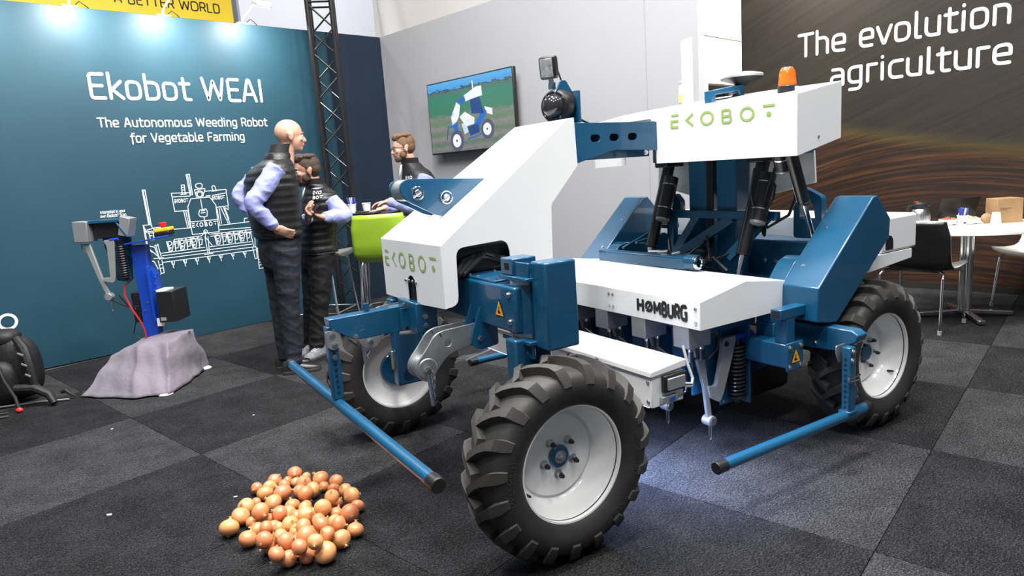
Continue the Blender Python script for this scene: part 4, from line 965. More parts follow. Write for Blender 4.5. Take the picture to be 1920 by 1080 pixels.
# rear cross beam and rear box
rb = MB().box(1.79, 1.97, .10, 1.45, .70, .915).build('rear_cross_beam', BLUE, ROB, bevel=.010)
MB().box(1.72, 1.80, .16, 1.39, .60, .72).build('lower_beam', BLUE, rb, bevel=.008)
bolts(rb, [(1.79, y, .80) for y in (.24, .32, .46, .53, 1.02, 1.1, 1.26)], '-x')
bb = MB().box(1.99, 2.30, .0, 1.55, .845, 1.022).build('battery_box', WHITE, ROB, bevel=.012, seg=3, label='white rear battery box')
MB().prism(rounded([(1.86, .765), (2.26, .795), (2.26, .842), (1.93, .842)], .006), 'xz', .0, 1.55).build('box_tray', WHITE, bb, bevel=.004)
MB().prism([(2.02, .86), (2.085, .86)] + [(2.052 + .033 * math.cos(a), .89 + .04 * math.sin(a)) for a in [PI * i / 10 for i in range(11)]], 'xz', -.002, .02).build('handle_recess', DARKHOLE, bb)
# ---- fenders over the rear wheels
FEN = [(1.357, .622), (1.363, .774), (1.762, 1.142), (1.800, 1.148), (1.909, 1.032), (1.904, .941), (1.50, .600)]
for far in (0, 1):
    Y = mir if far else (lambda y: y)
    a, b = sorted((Y(-.084), Y(.105)))
    fe = MB().prism(FEN, 'xz', a, b).build('wheel_fender', BLUE, ROB, bevel=.006, seg=3)
    a, b = sorted((Y(.105), Y(.20)))
    MB().prism([(1.30, .60), (1.33, .72), (1.46, .865), (1.52, .885), (1.70, .86), (1.70, .60)], 'xz', a, b).build('fender_step', BLUE, fe, bevel=.005)
    n = Vector((-.68, 0, .735)).normalized()
    for x, z in ((1.450, .854), (1.620, 1.011)):
        o = inst('bolt', SMALLBOLT, fe, (x, Y(.055), z), n.to_track_quat('Z', 'Y').to_euler())
# ---- lift cylinders
def actuator(p0, p1, split, motor=None, r=.034):
    """black cylinder body from p0 to the split, chrome rod to p1"""
    p0, p1 = Vector(p0), Vector(p1)
    pm = p0.lerp(p1, split)
    o = MB().cyl(p0, pm, r, n=24).cyl(p0.lerp(p1, split - .02), pm, r * 1.06, n=24).build('lift_cylinder', BLACKM, ROB, bevel=.003)
    MB().cyl(pm, p1, r * .45, n=18).build('piston_rod', CHROME, o)
    if motor:
        off = Vector(motor)
        a, b = p0.lerp(p1, .12) + off, p0.lerp(p1, .50) + off
        mo = MB().cyl(a, b, r * 1.2, n=24).build('cylinder_motor', BLACKP, o, bevel=.003)
        d = (p1 - p0).normalized()
        for t in (.18, .74):
            c = a.lerp(b, t)
            MB().cyl(c, c + d * .006, r * 1.32, n=24).build('motor_ring', STEEL, mo)
        MB().lathe([(0, 0), (r * 1.15, 0), (r * 1.15, .012), (r * .6, .02), (0, .02)], b, d, 24).build('motor_cap', ALU, mo)
        MB().cyl(a + off * .4, a + off * .4 + d * .03, .012, n=10).build('motor_plug', STEEL, mo)
        MB().tube([a.lerp(b, .75) + off * .8, a.lerp(b, .5) + off * 1.3, a.lerp(b, .25) + off * 1.2, a.lerp(b, .15) + off * .6], .006, 6).build('motor_cable', BLACKP, mo)
    return o
for y in (YC - .335, YC + .335):
    actuator((1.672, y, 1.345), (1.455, y, .735), .78, (-.02, -.062, .0))
    MB().box(1.60, 1.74, y - .05, y + .05, 1.33, 1.43).build('cylinder_mount', BLACKM, ROB, bevel=.006)
for y in (.20,):
    actuator((1.558, y, 1.37), (1.790, y, .80), .44, None, .030)
mo = MB().cyl((1.555, .26, 1.40), (1.60, .27, 1.29), .040, n=24).build('winch_motor', BLACKP, ROB, bevel=.003)
MB().cyl((1.598, .27, 1.293), (1.602, .271, 1.283), .038, n=24).build('motor_cap', ALU, mo)
MB().cyl((1.575, .262, 1.35), (1.578, .263, 1.343), .044, n=24).build('motor_ring', STEEL, mo)
cb = MB()
for k, pts in enumerate((
        [(1.60, .30, 1.34), (1.56, .33, 1.20), (1.55, .36, 1.08), (1.62, .38, 1.0), (1.68, .30, 1.06), (1.72, .26, 1.2)],
        [(1.60, .44, 1.30), (1.52, .40, 1.18), (1.54, .38, 1.05), (1.62, .40, .96), (1.66, .42, 1.06)],
        [(1.46, .95, .84), (1.42, .86, .82), (1.46, .76, .86), (1.52, .72, .92), (1.56, .70, .86), (1.48, .68, .80), (1.40, .70, .78)],
        [(1.55, .72, .95), (1.50, .66, .88), (1.46, .62, .84), (1.42, .56, .86), (1.40, .45, .80)],
        [(1.64, 1.1, 1.04), (1.56, 1.02, .93), (1.48, .93, .84), (1.40, .85, .86)],
        [(1.34, .60, .85), (1.42, .58, .84), (1.5, .55, .86), (1.62, .5, .92)],
        [(1.34, .62, .83), (1.42, .60, .80), (1.5, .60, .78), (1.6, .62, .72)])):
    cb.tube(rounded([tuple(p) for p in pts], .06, closed=False, seg=4) if False else pts, .008, 6)
cb.build('cable_loops', BLACKP, ROB)['kind'] = 'stuff'
# ---- tool carrier arm in front of the mast
hb = MB().bar((1.29, .60, .845), (1.29, 1.24, .838), .075, .065).build('carrier_arm', BLUE, ROB, bevel=.008, seg=3)
MB().cyl((1.29, .545, .848), (1.29, .61, .848), .042, n=24).build('arm_boss', BLUE, hb, bevel=.003)
MB().lathe([(0, .0), (.034, 0), (.036, .004), (.034, .010), (.022, .012), (.020, .008), (0, .008)], (1.29, .546, .848), (0, -1, 0), 24).build('pivot_cap', CHROME, hb)
MB().prism([(.60, .82), (.70, .82), (.66, .66), (.62, .66)], 'yz', 1.27, 1.31).build('arm_leg', BLUE, hb)
MB().prism([(1.12, .82), (1.24, .87), (1.30, .87), (1.30, .66), (1.2, .66)], 'yz', 1.26, 1.34).build('arm_leg', BLUE, hb)
MB().cyl((1.36, .98, .865), (1.40, .92, .865), .014).cyl((1.36, .9, .865), (1.38, .84, .872), .016).cyl((1.36, .80, .865), (1.40, .78, .872), .012).build('fittings', STEEL, hb)['kind'] = 'stuff'
MB().box(1.36, 1.50, .80, 1.0, .78, .86).build('valve_block', BLUE, ROB, bevel=.006)
MB().bar((1.45, 1.30, .86), (1.70, 1.30, .94), .02, .012).bar((1.45, 1.18, .90), (1.68, 1.18, .93), .018, .012).build('latch_bars', BLUE, ROB)['kind'] = 'stuff'

# ---- the weeding implement across the machine
IX0, IX1, IXM, IZ0, IZ1, IZ2, IY0, IY1 = .825, 1.378, 1.108, .655, .775, .826, .10, 1.45
EP = [(IX0, IZ0), (IX0, IZ1), (IXM, IZ2), (IX1, IZ2 - .036), (IX1, IZ0)]
imp = MB().add([(IX0, IY0, IZ1), (IX0, IY1, IZ1), (IXM, IY1, IZ2), (IXM, IY0, IZ2), (IX1, IY1, IZ2 - .036), (IX1, IY0, IZ2 - .036)], [(0, 1, 2, 3), (3, 2, 4, 5)]).build('implement_cover', WHITE, ROB, solid=.004, smooth=False, label='white sheet cover of the weeding implement')
MB().box(IX0 - .002, IX0 + .002, IY0, IY1, IZ0, IZ1).build('cover_front', WHITE, imp, bevel=.001)
MB().box(IX1 - .002, IX1 + .002, IY0, IY1, IZ0, IZ2 - .036).build('cover_rear', WHITE, imp)
for y in (IY0, IY1):
    MB().add([(x, y, z) for x, z in EP], [tuple(range(5))]).build('cover_end', WHITE, imp, solid=.004, smooth=False)
bolts(imp, [(IX0 - .002, y, z) for y in (.122, .66, .69) for z in (.685, .745)], '-x', SMALLBOLT)
HB = .058
lettering('maker_letter', 'H', HB, .20, (IX0 - .003, .485, .690), (0, -1, 0), (0, 0, 1), BLACK_PRINT, imp, cap=False, fit=.046)
lettering('maker_letter', 'MBURG', HB, .215, (IX0 - .003, .375, .690), (0, -1, 0), (0, 0, 1), BLACK_PRINT, imp, fit=.205, cap=False, track=.09)
oc = Vector((IX0 - .003, .405, .719))
def ring_piece(a0, a1, r0, r1):
    return [(r * math.cos(a), r * math.sin(a)) for r, seq in ((r1, range(13)), (r0, range(12, -1, -1))) for a in [a0 + (a1 - a0) * k / 12 for k in seq]]
for a0, a1 in ((.95, 3.75), (4.1, 6.9)):
    pts = ring_piece(a0, a1, .012, .027)
    MB().add([oc + Vector((-.0012, -p[0], p[1])) for p in pts], [tuple(range(26))]).build('maker_letter', BLACK_PRINT, imp, smooth=False)
pts = [(-.020, -.022), (-.012, -.027), (.022, .020), (.014, .027)]
MB().add([oc + Vector((-.0016, -p[0], p[1])) for p in pts], [(0, 1, 2, 3)]).build('maker_letter', BLACK_PRINT, imp, smooth=False)
MB().box(.97, 1.30, .20, 1.35, .59, .65).build('tool_bar', BLUE, imp, bevel=.006)
def row_unit(y):
    u = MB().box(.828, .965, y - .055, y + .040, .555, .655).build('row_unit_sensor', ALU, ROB, bevel=.004, label='grey row unit with camera box, swing arm and spring')
    [MB().cyl((x, y - .03, .558), (x, y - .03, .535), .012).build('connector', STEEL, u) for x in (.86, .93)]
    [MB().cyl((x, y - .03, .537), (x, y - .03, .49), .014).build('plug', BLACKP, u) for x in (.86, .93)]
    MB().prism([(.90, .57), (.965, .57), (1.000, .33), (1.018, .19), (.990, .185), (.968, .34)], 'xz', y - .006, y + .012).build('swing_arm', GREYP, u, bevel=.004)
    MB().cyl((1.006, y - .020, .172), (1.006, y + .028, .172), .026, n=20).build('arm_joint', ALU, u, bevel=.003)
    MB().cyl((1.006, y - .024, .172), (1.006, y - .020, .172), .017, n=6).build('joint_bolt', STEEL, u)
    MB().tube([(1.000, y, .16), (1.003, y, .085), (1.008, y, .072), (1.016, y, .085), (1.016, y, .16)], .0028, 6).build('wire_tine', STEEL, u)
    MB().plate(rounded([(1.085, .548), (1.175, .552), (1.165, .50), (1.085, .29), (1.060, .250), (1.00, .285), (.985, .345), (1.04, .330), (1.085, .49)], [.02, .02, .02, .02, .02, .01, .01, .02, .02]), [circle(1.110, .522, .014, 12)], 'xz', y - .016, y + .006).build('lever_arm', GREYP, u, bevel=.004)
    MB().cyl((1.110, y - .02, .522), (1.110, y + .01, .522), .012, n=12).build('lever_pin', BLACKM, u)
    MB().cyl((1.17, y, .535), (1.30, y, .535), .018, n=14).build('blue_sleeve', ROYAL, u)
    MB().box(1.125, 1.245, y + .035, y + .05, .205, .60).build('mount_plate', BLUE, u, bevel=.004)
    MB().box(1.245, 1.258, y - .03, y + .05, .205, .60).build('mount_flange', BLUE, u, bevel=.003)
    MB().box(.935, 1.09, y + .03, y + .045, .30, .62).build('side_plate', BLUE, u, bevel=.004)
    bolts(u, [(1.14, y + .035, .222)], '-y', SMALLBOLT)
    sp = MB()
    turns, N = 14, 14 * 12
    sp.tube([(1.195 + .036 * math.cos(2 * PI * i / 12), y - .002 + .036 * math.sin(2 * PI * i / 12), .235 + .265 * i / N) for i in range(N + 1)], .0062, 6)
    sp.build('coil_spring', BLACKM, u)
    MB().cyl((1.195, y - .002, .22), (1.195, y - .002, .53), .018, n=14).build('spring_rod', BLACKM, u)
    return u
UY = [.225 + .275 * k for k in range(5)]
for y in UY:
    row_unit(y)
cb = MB()
for a, b in zip(UY[:-1], UY[1:]):
    cb.tube([(.93, a - .03, .495), (.90, a + .04, .475), (.885, (a + b) / 2, .488), (.87, b - .09, .515), (.86, b - .03, .50)], .0055, 6)
cb.tube([(.93, UY[0] - .03, .50), (.96, UY[0] - .04, .485), (1.02, UY[0] - .04, .52), (1.05, UY[0] - .03, .60)], .0055, 6)
cb.build('sensor_cables', BLACKP, ROB)['kind'] = 'stuff'
for y in (.36, .64, .91, 1.19):
    MB().box(.96, 1.06, y - .03, y + .05, .33, .65).build('unit_frame', BLUE, imp, bevel=.005)
# ---- white light box in front of the units
eb = MB().box(.475, .645, .03, 1.52, .415, .545).build('light_box', WHITE, ROB, bevel=.003, label='white sheet light box with a data plate on its end')
MB().prism([(.465, .545), (.466, .566), (.655, .585), (.656, .555)], 'xz', .022, 1.528).build('box_lid', WHITE, eb, bevel=.002)
MB().box(.525, .648, .010, .030, .470, .540).build('module_frame', BLACKP, eb, bevel=.004)
MB().box(.540, .632, .002, .012, .480, .528).build('module_cover', ALU, eb, bevel=.002)
MB().box(.515, .600, .012, .030, .425, .455).build('switch_plate', ALU, eb, bevel=.002)
for k in (0, 1):
    MB().box(.552 + .016 * k, .566 + .016 * k, .008, .012, .432, .448).build('blue_switch', mat('blue_switch', (.02, .09, .32), .3, noise=(6, .05)), eb)
for k in (0, 1):
    MB().tube([(.63, .008, .49 - .012 * k), (.66, -.004, .485 - .01 * k), (.68, .01, .50), (.685, .04, .55), (.70, .08, .62)], .006, 8).build('grey_cable', GREYP, eb)
MB().tube([(.60, .014, .44), (.64, .01, .452), (.665, .03, .475)], .004, 6).build('black_cable', BLACKP, eb)
bolts(eb, [(.475, .05, .44), (.475, .05, .52)], '-x', SMALLBOLT)
bolts(eb, [(.466, .35, .556), (.466, .75, .556)], '-x', SMALLBOLT)
for y in (.32, .59, 1.14):
    MB().tube([(.60, y, .41), (.603, y, .33), (.608, y, .318), (.613, y, .33), (.616, y, .41)], .0028, 6).build('wire_tine', STEEL, eb)
led = MB().box(.485, .52, .06, 1.49, .408, .415).build('led_strip', mat('led_strip', (.7, .75, 1), .4, noise=(5, .01), emit=(.55, .68, 1, 3)), eb)
l = area('led_strip_light', (0, 0, 0), 0.8, 34, (.42, .56, 1.0), sy=.05, spread=math.radians(135))
l.parent = eb
l.location = (.56, .46, .400)
l.rotation_euler = Vector((.12, -.30, -1)).to_track_quat('-Z', 'X').to_euler()
# ---- side frame block, sensor post and bumper bars
BEND = [(1.10, -.05), (1.275, -.05)]
for far in (0, 1):
    Y = mir if far else (lambda y: y)
    def yb(a, b):
        return (min(Y(a), Y(b)), max(Y(a), Y(b)))
    sbm = MB().box(1.225, 1.315, *yb(-.025, .32), .425, .535).build('side_beam', BLUE, ROB, bevel=.006)
    MB().box(1.215, 1.325, *yb(-.037, -.025), .415, .545).build('end_plate', BLUE, sbm, bevel=.004)
    bolts(sbm, [(x, Y(-.037), z) for x in (1.232, 1.308) for z in (.435, .525)], '+y' if far else '-y')
    if not far:
        warn_sign(sbm, (1.270, -.0375, .476), (1, 0, 0), (0, 0, 1), .060)
    pt = MB().box(1.235, 1.290, *yb(-.02, .045), .535, .655).build('sensor_post', BLUE, ROB, bevel=.004)
    MB().bar((1.190, Y(.005), .675), (1.420, Y(.005), .675), .055, .045).build('post_rail', BLUE, pt, bevel=.003)
    MB().box(1.188, 1.190, *yb(-.016, .026), .659, .691).build('tube_opening', DARKHOLE, pt)
    ar = MB().prism([(Y(.16), .590), (Y(-.195), .590), (Y(-.225), .572), (Y(-.215), .540), (Y(-.12), .485), (Y(.16), .470)], 'yz', 1.435, 1.505).build('bumper_arm', BLUE, ROB, bevel=.005)
    MB().box(1.30, 1.50, *yb(.10, .20), .46, .60).build('arm_root', BLUE, ar, bevel=.006)
    bolts(ar, [(1.435, Y(-.02), .505)], '-x')
    ms = MB().box(1.378, 1.422, *yb(-.225, -.185), .23, .53).build('bumper_post', BLUE, ROB, bevel=.006)
    for k in range(10):
        MB().cyl((1.3765, Y(-.205), .26 + .024 * k), (1.380, Y(-.205), .26 + .024 * k), .006, n=10).build('adjusting_hole', DARKHOLE, ms)
    MB().prism([(1.422, .25), (1.45, .27), (1.47, .31), (1.46, .34), (1.422, .39)], 'xz', *yb(-.209, -.201)).build('post_lug', BLUE, ms, bevel=.002)
    MB().box(1.370, 1.430, *yb(-.233, -.177), .232, .244).build('post_collar', BLUE, ms, bevel=.003)
    MB().plate(rounded([(1.355, .535), (1.43, .535), (1.43, .50), (1.40, .455), (1.375, .455), (1.355, .50)], .012), [], 'xz', *yb(-.175, -.171)).build('hinge_plate', GALV, ms, bevel=.001)
    bolts(ms, [(1.385, Y(-.235), .515), (1.385, Y(-.232), .475)], '+y' if far else '-y')
    MB().tube(rounded([(1.43, Y(-.19), .405), (1.35, Y(-.238), .405), (1.35, Y(-.238), .385), (1.43, Y(-.24), .385)], .01, closed=False), .004, 6).tube([(1.35, Y(-.24), .405), (1.43, Y(-.24), .405)], .004, 6).build('locking_clip', CHROME, ms)
    br = MB().cyl((.610, Y(-.205), .222), (1.520, Y(-.205), .222), .023, n=24).build('bumper_bar', BLUE, ROB, label='blue round bumper bar along the side')
    MB().lathe([(0, 0), (.022, 0), (.0255, .004), (.0255, .05), (.023, .052)], (.565, Y(-.205), .222), (1, 0, 0), 24).build('end_cap', BLACKP, br)
    MB().lathe([(0, 0), (.022, 0), (.0255, .004), (.0255, .04), (.023, .042)], (1.560, Y(-.205), .222), (-1, 0, 0), 24).build('end_cap', BLACKP, br)
# drive tank between the rear wheels
tk = MB().box(1.36, 1.70, .30, .95, .16, .46).build('drive_housing', BLACKP, ROB, bevel=.04, seg=4)
MB().box(1.352, 1.362, .36, .88, .24, .40).build('housing_cover', BLACKP, tk, bevel=.01)
MB().bar((1.26, .12, .42), (1.42, .34, .30), .02, .03).build('stay', BLUE, tk)
MB().cyl((1.88, .1, .365), (1.88, 1.45, .365), .05, n=20).build('rear_axle', BLACKM, ROB)
for y0, y1 in ((.12, .20), (1.35, 1.43)):
    MB().box(1.80, 1.96, y0, y1, .30, .72).build('rear_leg', BLUE, ROB, bevel=.008)
    MB().box(1.30, 1.85, y0, y1, .48, .60).build('side_frame', BLUE, ROB, bevel=.008)
# ---- front bumper
fa = MB().prism(rounded([(-.535, .832), (-.19, .838), (-.19, .730), (-.40, .728), (-.44, .732), (-.530, .795)], [.004, 0, 0, .01, .03, .004]), 'xz', .815, .885).build('bumper_arm', BLUE, ROB, bevel=.004)
MB().box(-.20, -.10, .70, .90, .73, .86).build('arm_root', BLUE, fa, bevel=.006)
MB().box(-.235, -.19, .79, .80, .75, .83).build('pivot_plate', BLUE, fa)
bolts(fa, [(-.215, .787, .845), (-.215, .813, .745), (-.43, .813, .742), (-.16, .70, .80), (-.16, .70, .76)], '-y')
MB().cyl((-.36, .85, .84), (-.36, .85, .868), .014, n=14).build('grease_cap', BLUE, fa)
fp = MB().box(-.545, -.500, .828, .872, .49, .80).build('bumper_post', BLUE, ROB, bevel=.005)
for k in range(9):
    MB().cyl((-.523, .8265, .52 + .024 * k), (-.523, .830, .52 + .024 * k), .006, n=10).build('adjusting_hole', DARKHOLE, fp)
MB().prism([(.872, .50), (.895, .52), (.905, .57), (.872, .62)], 'yz', -.530, -.520).build('post_lug', BLUE, fp)
MB().plate(rounded([(-.555, .785), (-.50, .785), (-.49, .76), (-.50, .715), (-.525, .70), (-.55, .72)], .012), [], 'xz', .818, .823).build('hinge_plate', GALV, fp, bevel=.001)
bolts(fp, [(-.525, .817, .765), (-.52, .817, .722), (-.523, .824, .67)], '-y')
fb = MB().cyl((-.525, -.075, .468), (-.525, 1.615, .468), .023, n=24).build('bumper_bar', BLUE, ROB, label='blue round bumper bar across the front')
for yy, d in ((-.125, 1), (1.662, -1)):
    MB().lathe([(0, 0), (.022, 0), (.0255, .004), (.0255, .05), (.023, .052)], (-.525, yy, .468), (0, d, 0), 24).build('end_cap', BLACKP, fb)
MB().bar((-.525, -.07, .444), (-.525, .9, .444), .006, .003).build('copper_strip', mat('copper_tape', (.45, .2, .12), .4, metal=.5, noise=(9, .1)), fb)
# ================================================================ THINGS ON THE STAND
VIEW = math.radians(-44.0)      # many things here stand square to the aisle, turned 44 degrees against the walls
# ---- TV on the grey wall
tv = thing('television', 'wall-mounted flat television showing a blue and white robot in a green field', 'television', (GX, 5.205, 1.955))
MB().box(-.115, -.07, -.645, .645, -.365, .365).build('casing', BLACKP, tv, bevel=.006)
MB().box(-.07, 0, -.2, .2, -.15, .15).build('wall_mount', BLACKM, tv)
def tv_field():
    m, nt, b, N, L = nmat('screen_field')
    tc = N.new('ShaderNodeTexCoord')
    sp = N.new('ShaderNodeSeparateXYZ'); L.new(tc.outputs['Object'], sp.inputs[0])
    n = N.new('ShaderNodeTexNoise'); n.inputs['Scale'].default_value = 1; n.inputs['Detail'].default_value = 5
    mp = N.new('ShaderNodeMapping'); mp.inputs['Scale'].default_value = (1, 12, 42); mp.inputs['Rotation'].default_value = (0.06, 0, 0)
    L.new(tc.outputs['Object'], mp.inputs['Vector']); L.new(mp.outputs[0], n.inputs['Vector'])
    a = N.new('ShaderNodeMath'); a.operation = 'MULTIPLY_ADD'; a.inputs[1].default_value = 0.10
    L.new(n.outputs['Fac'], a.inputs[0]); L.new(sp.outputs['Z'], a.inputs[2])
    r = N.new('ShaderNodeMapRange'); r.inputs['From Min'].default_value = -.31; r.inputs['From Max'].default_value = .40
    L.new(a.outputs[0], r.inputs['Value'])
    c = N.new('ShaderNodeValToRGB'); L.new(r.outputs[0], c.inputs[0])
    e = c.color_ramp.elements
    e[0].position, e[0].color = 0.0, (.12, .16, .13, 1)
    e[1].position, e[1].color = 1.0, (.10, .42, .80, 1)
    for p, q in ((.07, (.22, .20, .21)), (.13, (.10, .17, .11)), (.20, (.25, .22, .22)), (.27, (.11, .19, .12)), (.36, (.25, .23, .22)), (.42, (.12, .22, .12)), (.50, (.20, .21, .19)), (.56, (.05, .20, .12)), (.80, (.04, .22, .15)), (.865, (.10, .16, .14)), (.885, (.02, .06, .10)), (.90, (.08, .32, .66))):
        x = e.new(p); x.color = (*q, 1)
    b.inputs['Base Color'].default_value = (.01, .01, .01, 1)
    b.inputs['Roughness'].default_value = .25
    L.new(c.outputs[0], b.inputs['Emission Color'])
    b.inputs['Emission Strength'].default_value = 1.0
    return m
MB().box(-.1165, -.115, -.632, .632, -.350, .352).build('screen', tv_field(), tv)
def px(name, pts, col, lift=.0012):
    m = mat('screen_' + name, (.01, .01, .01), .3, emit=(*col, 1.0), noise=(4, .02))
    MB().add([(-.1165 - lift, .640 - 1.28 * u, .355 - .71 * v) for u, v in pts], [tuple(range(len(pts)))]).build('picture_' + name, m, tv, smooth=False)
W1, W2, B1, B2, T1 = (.82, .86, .92), (.55, .66, .80), (.02, .14, .52), (.01, .06, .22), (.09, .09, .16)
px('arm', [(.36, .30), (.46, .24), (.47, .30), (.39, .36)], B1)
px('hood', [(.45, .24), (.60, .15), (.66, .15), (.665, .28), (.47, .32)], W1)
px('mast', [(.52, .30), (.63, .28), (.67, .52), (.53, .50)], B2)
px('antenna', [(.555, .06), (.567, .06), (.572, .20), (.560, .20)], W1)
px('nose', [(.28, .50), (.36, .31), (.40, .36), (.38, .50), (.345, .58), (.29, .62)], W1)
px('knob', [(.27, .46), (.32, .45), (.31, .50), (.28, .50)], B1)
px('axle', [(.29, .58), (.35, .56), (.36, .70), (.31, .72)], B1)
px('bumper', [(.225, .63), (.31, .62), (.31, .65), (.225, .66)], B1)
px('post', [(.228, .66), (.238, .66), (.215, .82), (.205, .82)], B2)
px('cover', [(.385, .52), (.45, .46), (.56, .56), (.55, .64), (.45, .66)], W1)
px('cover_shade', [(.45, .58), (.56, .56), (.55, .64), (.455, .665)], W2)
px('fender', [(.56, .64), (.66, .45), (.71, .50), (.61, .70)], B1)
px('rear_box', [(.68, .43), (.765, .47), (.765, .56), (.70, .52)], W1)
px('box', [(.40, .62), (.45, .60), (.48, .74), (.43, .77)], W2)
px('units', [(.47, .67), (.60, .64), (.61, .76), (.50, .80)], B2)
px('sidebar', [(.46, .83), (.63, .78), (.63, .80), (.46, .85)], B1)
for cu, cv, ru, rv in ((.335, .845, .082, .150), (.70, .735, .075, .135)):
    px('tyre', [(cu + ru * math.cos(2 * PI * k / 24), cv + rv * math.sin(2 * PI * k / 24)) for k in range(24)], T1, .0016)
    px('rim', [(cu - .004 + ru * .62 * math.cos(2 * PI * k / 24), cv + rv * .62 * math.sin(2 * PI * k / 24)) for k in range(24)], W1, .0020)
    px('hub', [(cu - .004 + ru * .12 * math.cos(2 * PI * k / 12), cv + rv * .12 * math.sin(2 * PI * k / 12)) for k in range(12)], B2, .0024)

# ---- black truss tower in front of the teal wall
tr = thing('truss_tower', 'tall black square lattice truss tower standing before the teal wall', 'truss', (3.84, 6.49, 0), VIEW + math.radians(9))
h = .118
for sx in (-1, 1):
    for sy in (-1, 1):
        MB().cyl((sx * h, sy * h, 0), (sx * h, sy * h, 4.2), .025, n=14).build('chord', BLACKM, tr)
n = 0
BR = {}
for key, (a, b) in {'x': ((-h, 0), (h, 0)), 'y': ((0, -h), (0, h))}.items():
    pass
step = .235
for lvl in range(17):
    z0 = .10 + lvl * step
    if abs(lvl - 13) < .5:
        for zz in (z0 + .02, z0 + .20):
            for s in (-1, 1):
                MB().cyl((-h, s * h, zz), (h, s * h, zz), .010, n=8).build('brace', BLACKM, tr)
                MB().cyl((s * h, -h, zz), (s * h, h, zz), .010, n=8).build('brace', BLACKM, tr)
        continue
    for k, s in enumerate((-1, 1)):
        up = (lvl + k) % 2
        za, zb = (z0, z0 + step) if up else (z0 + step, z0)
        MB().cyl((-h, s * h, za), (h, s * h, zb), .009, n=8).build('brace', BLACKM, tr)
        MB().cyl((s * h, -h, za), (s * h, h, zb), .009, n=8).build('brace', BLACKM, tr)
MB().box(-.15, .15, -.15, .15, 0, .012).build('base_plate', BLACKM, tr, bevel=.003)

# ---- display row unit on its blue post, base under a mauve cloth
ds = thing('row_unit_display', 'royal blue post carrying a grey row unit beside a red emergency button', 'display stand', (1.6, 5.55, 0), VIEW)
MB().prism([(-.128, .02), (-.015, .02), (-.010, .40), (.035, .455), (.035, .79), (-.01, .86), (-.01, 1.02), (-.125, 1.02), (-.115, .60)], 'xz', -.02, .05).build('post', ROYAL, ds, bevel=.005)
MB().box(-.014, .006, -.06, -.02, .44, .86).build('post_flange', ROYAL, ds, bevel=.002)
bolts(ds, [(-.02 + .01 * k, -.021, .52 + .05 * k) for k in range(6)] + [(-.09, -.021, .52), (-.06, -.021, .58)], '-y', SMALLBOLT)
MB().bar((-.13, -.03, 1.035), (.20, -.03, 1.075), .11, .012).build('shelf_arm', ROYAL, ds, bevel=.003)
es2 = MB().obox((.155, -.03, 1.096), (.115, .09, .03), (0, -.1, 0)).build('stop_box_base', BLACKP, ds, bevel=.008)
MB().obox((.155, -.03, 1.122), (.115, .09, .030), (0, -.1, 0)).build('stop_box_lid', mat('stop_yellow', (.85, .50, .02), .4, noise=(5, .03)), ds, bevel=.008)
MB().lathe([(0, 0), (.014, 0), (.014, .012), (.026, .016), (.027, .036), (.022, .040), (0, .040)], (.152, -.03, 1.136), (0, 0, 1), 24).build('red_button', mat('stop_red', (.62, .015, .012), .35, noise=(5, .03)), ds)
MB().obox((-.41, -.06, 1.150), (.105, .12, .150), (0, .05, 0)).build('camera_box', ALU, ds, bevel=.004)
MB().obox((-.105, -.04, 1.165), (.075, .10, .140), (0, .25, 0)).build('camera_box', ALU, ds, bevel=.004)
MB().box(-.35, -.12, -.06, .03, 1.09, 1.21).build('inner_box', BLACKP, ds, bevel=.004)
MB().prism([(-.36, 1.22), (-.12, 1.235), (-.13, 1.08), (-.17, .76), (-.20, .74), (-.29, .76), (-.34, 1.02)], 'xz', .03, .045).build('back_plate', BLUE, ds, bevel=.003)
MB().bar((-.25, -.08, 1.22), (-.25, -.08, 1.08), .03, .012).build('clamp_bar', BLUE, ds, bevel=.002)
MB().bar((-.16, -.08, 1.21), (-.09, -.08, 1.09), .03, .012).build('clamp_bar', BLUE, ds, bevel=.002)
MB().box(-.37, -.13, -.10, .0, 1.205, 1.225).build('top_strip', BLUE, ds, bevel=.002)
MB().prism([(-.425, 1.06), (-.375, 1.055), (-.325, .80), (-.285, .665), (-.315, .650), (-.360, .80)], 'xz', -.09, -.07).build('swing_arm', GREYP, ds, bevel=.004)
MB().cyl((-.300, -.105, .655), (-.300, -.055, .655), .028, n=20).build('arm_joint', ALU, ds, bevel=.003)
MB().tube([(-.298, -.08, .64), (-.300, -.08, .56), (-.293, -.08, .545), (-.285, -.08, .56), (-.283, -.08, .64)], .003, 6).build('wire_tine', STEEL, ds)
MB().prism(rounded([(-.270, 1.075), (-.185, 1.085), (-.195, 1.02), (-.225, .80), (-.24, .755), (-.31, .77), (-.315, .80), (-.262, .80), (-.250, 1.03)], .015), 'xz', -.10, -.08).build('lever_arm', GREYP, ds, bevel=.004)
sp = MB()
sp.tube([(-.172 + .032 * math.cos(2 * PI * i / 12), -.06 + .032 * math.sin(2 * PI * i / 12), .775 + .25 * i / 168) for i in range(169)], .006, 6)
sp.build('coil_spring', BLACKM, ds)
MB().cyl((-.172, -.06, .77), (-.172, -.06, 1.03), .016, n=12).build('spring_rod', BLACKM, ds)
MB().cyl((-.22, -.09, 1.075), (-.16, -.09, 1.080), .012, n=10).build('lever_pin', ROYAL, ds)
bolts(ds, [(-.24, .028, .775), (-.19, .028, .775)], '-y', SMALLBOLT)
MB().tube([(-.45, -.06, 1.06), (-.455, -.06, 1.02), (-.42, -.06, .98), (-.40, -.06, .97)], .005, 6).build('sensor_lead', GREYP, ds)
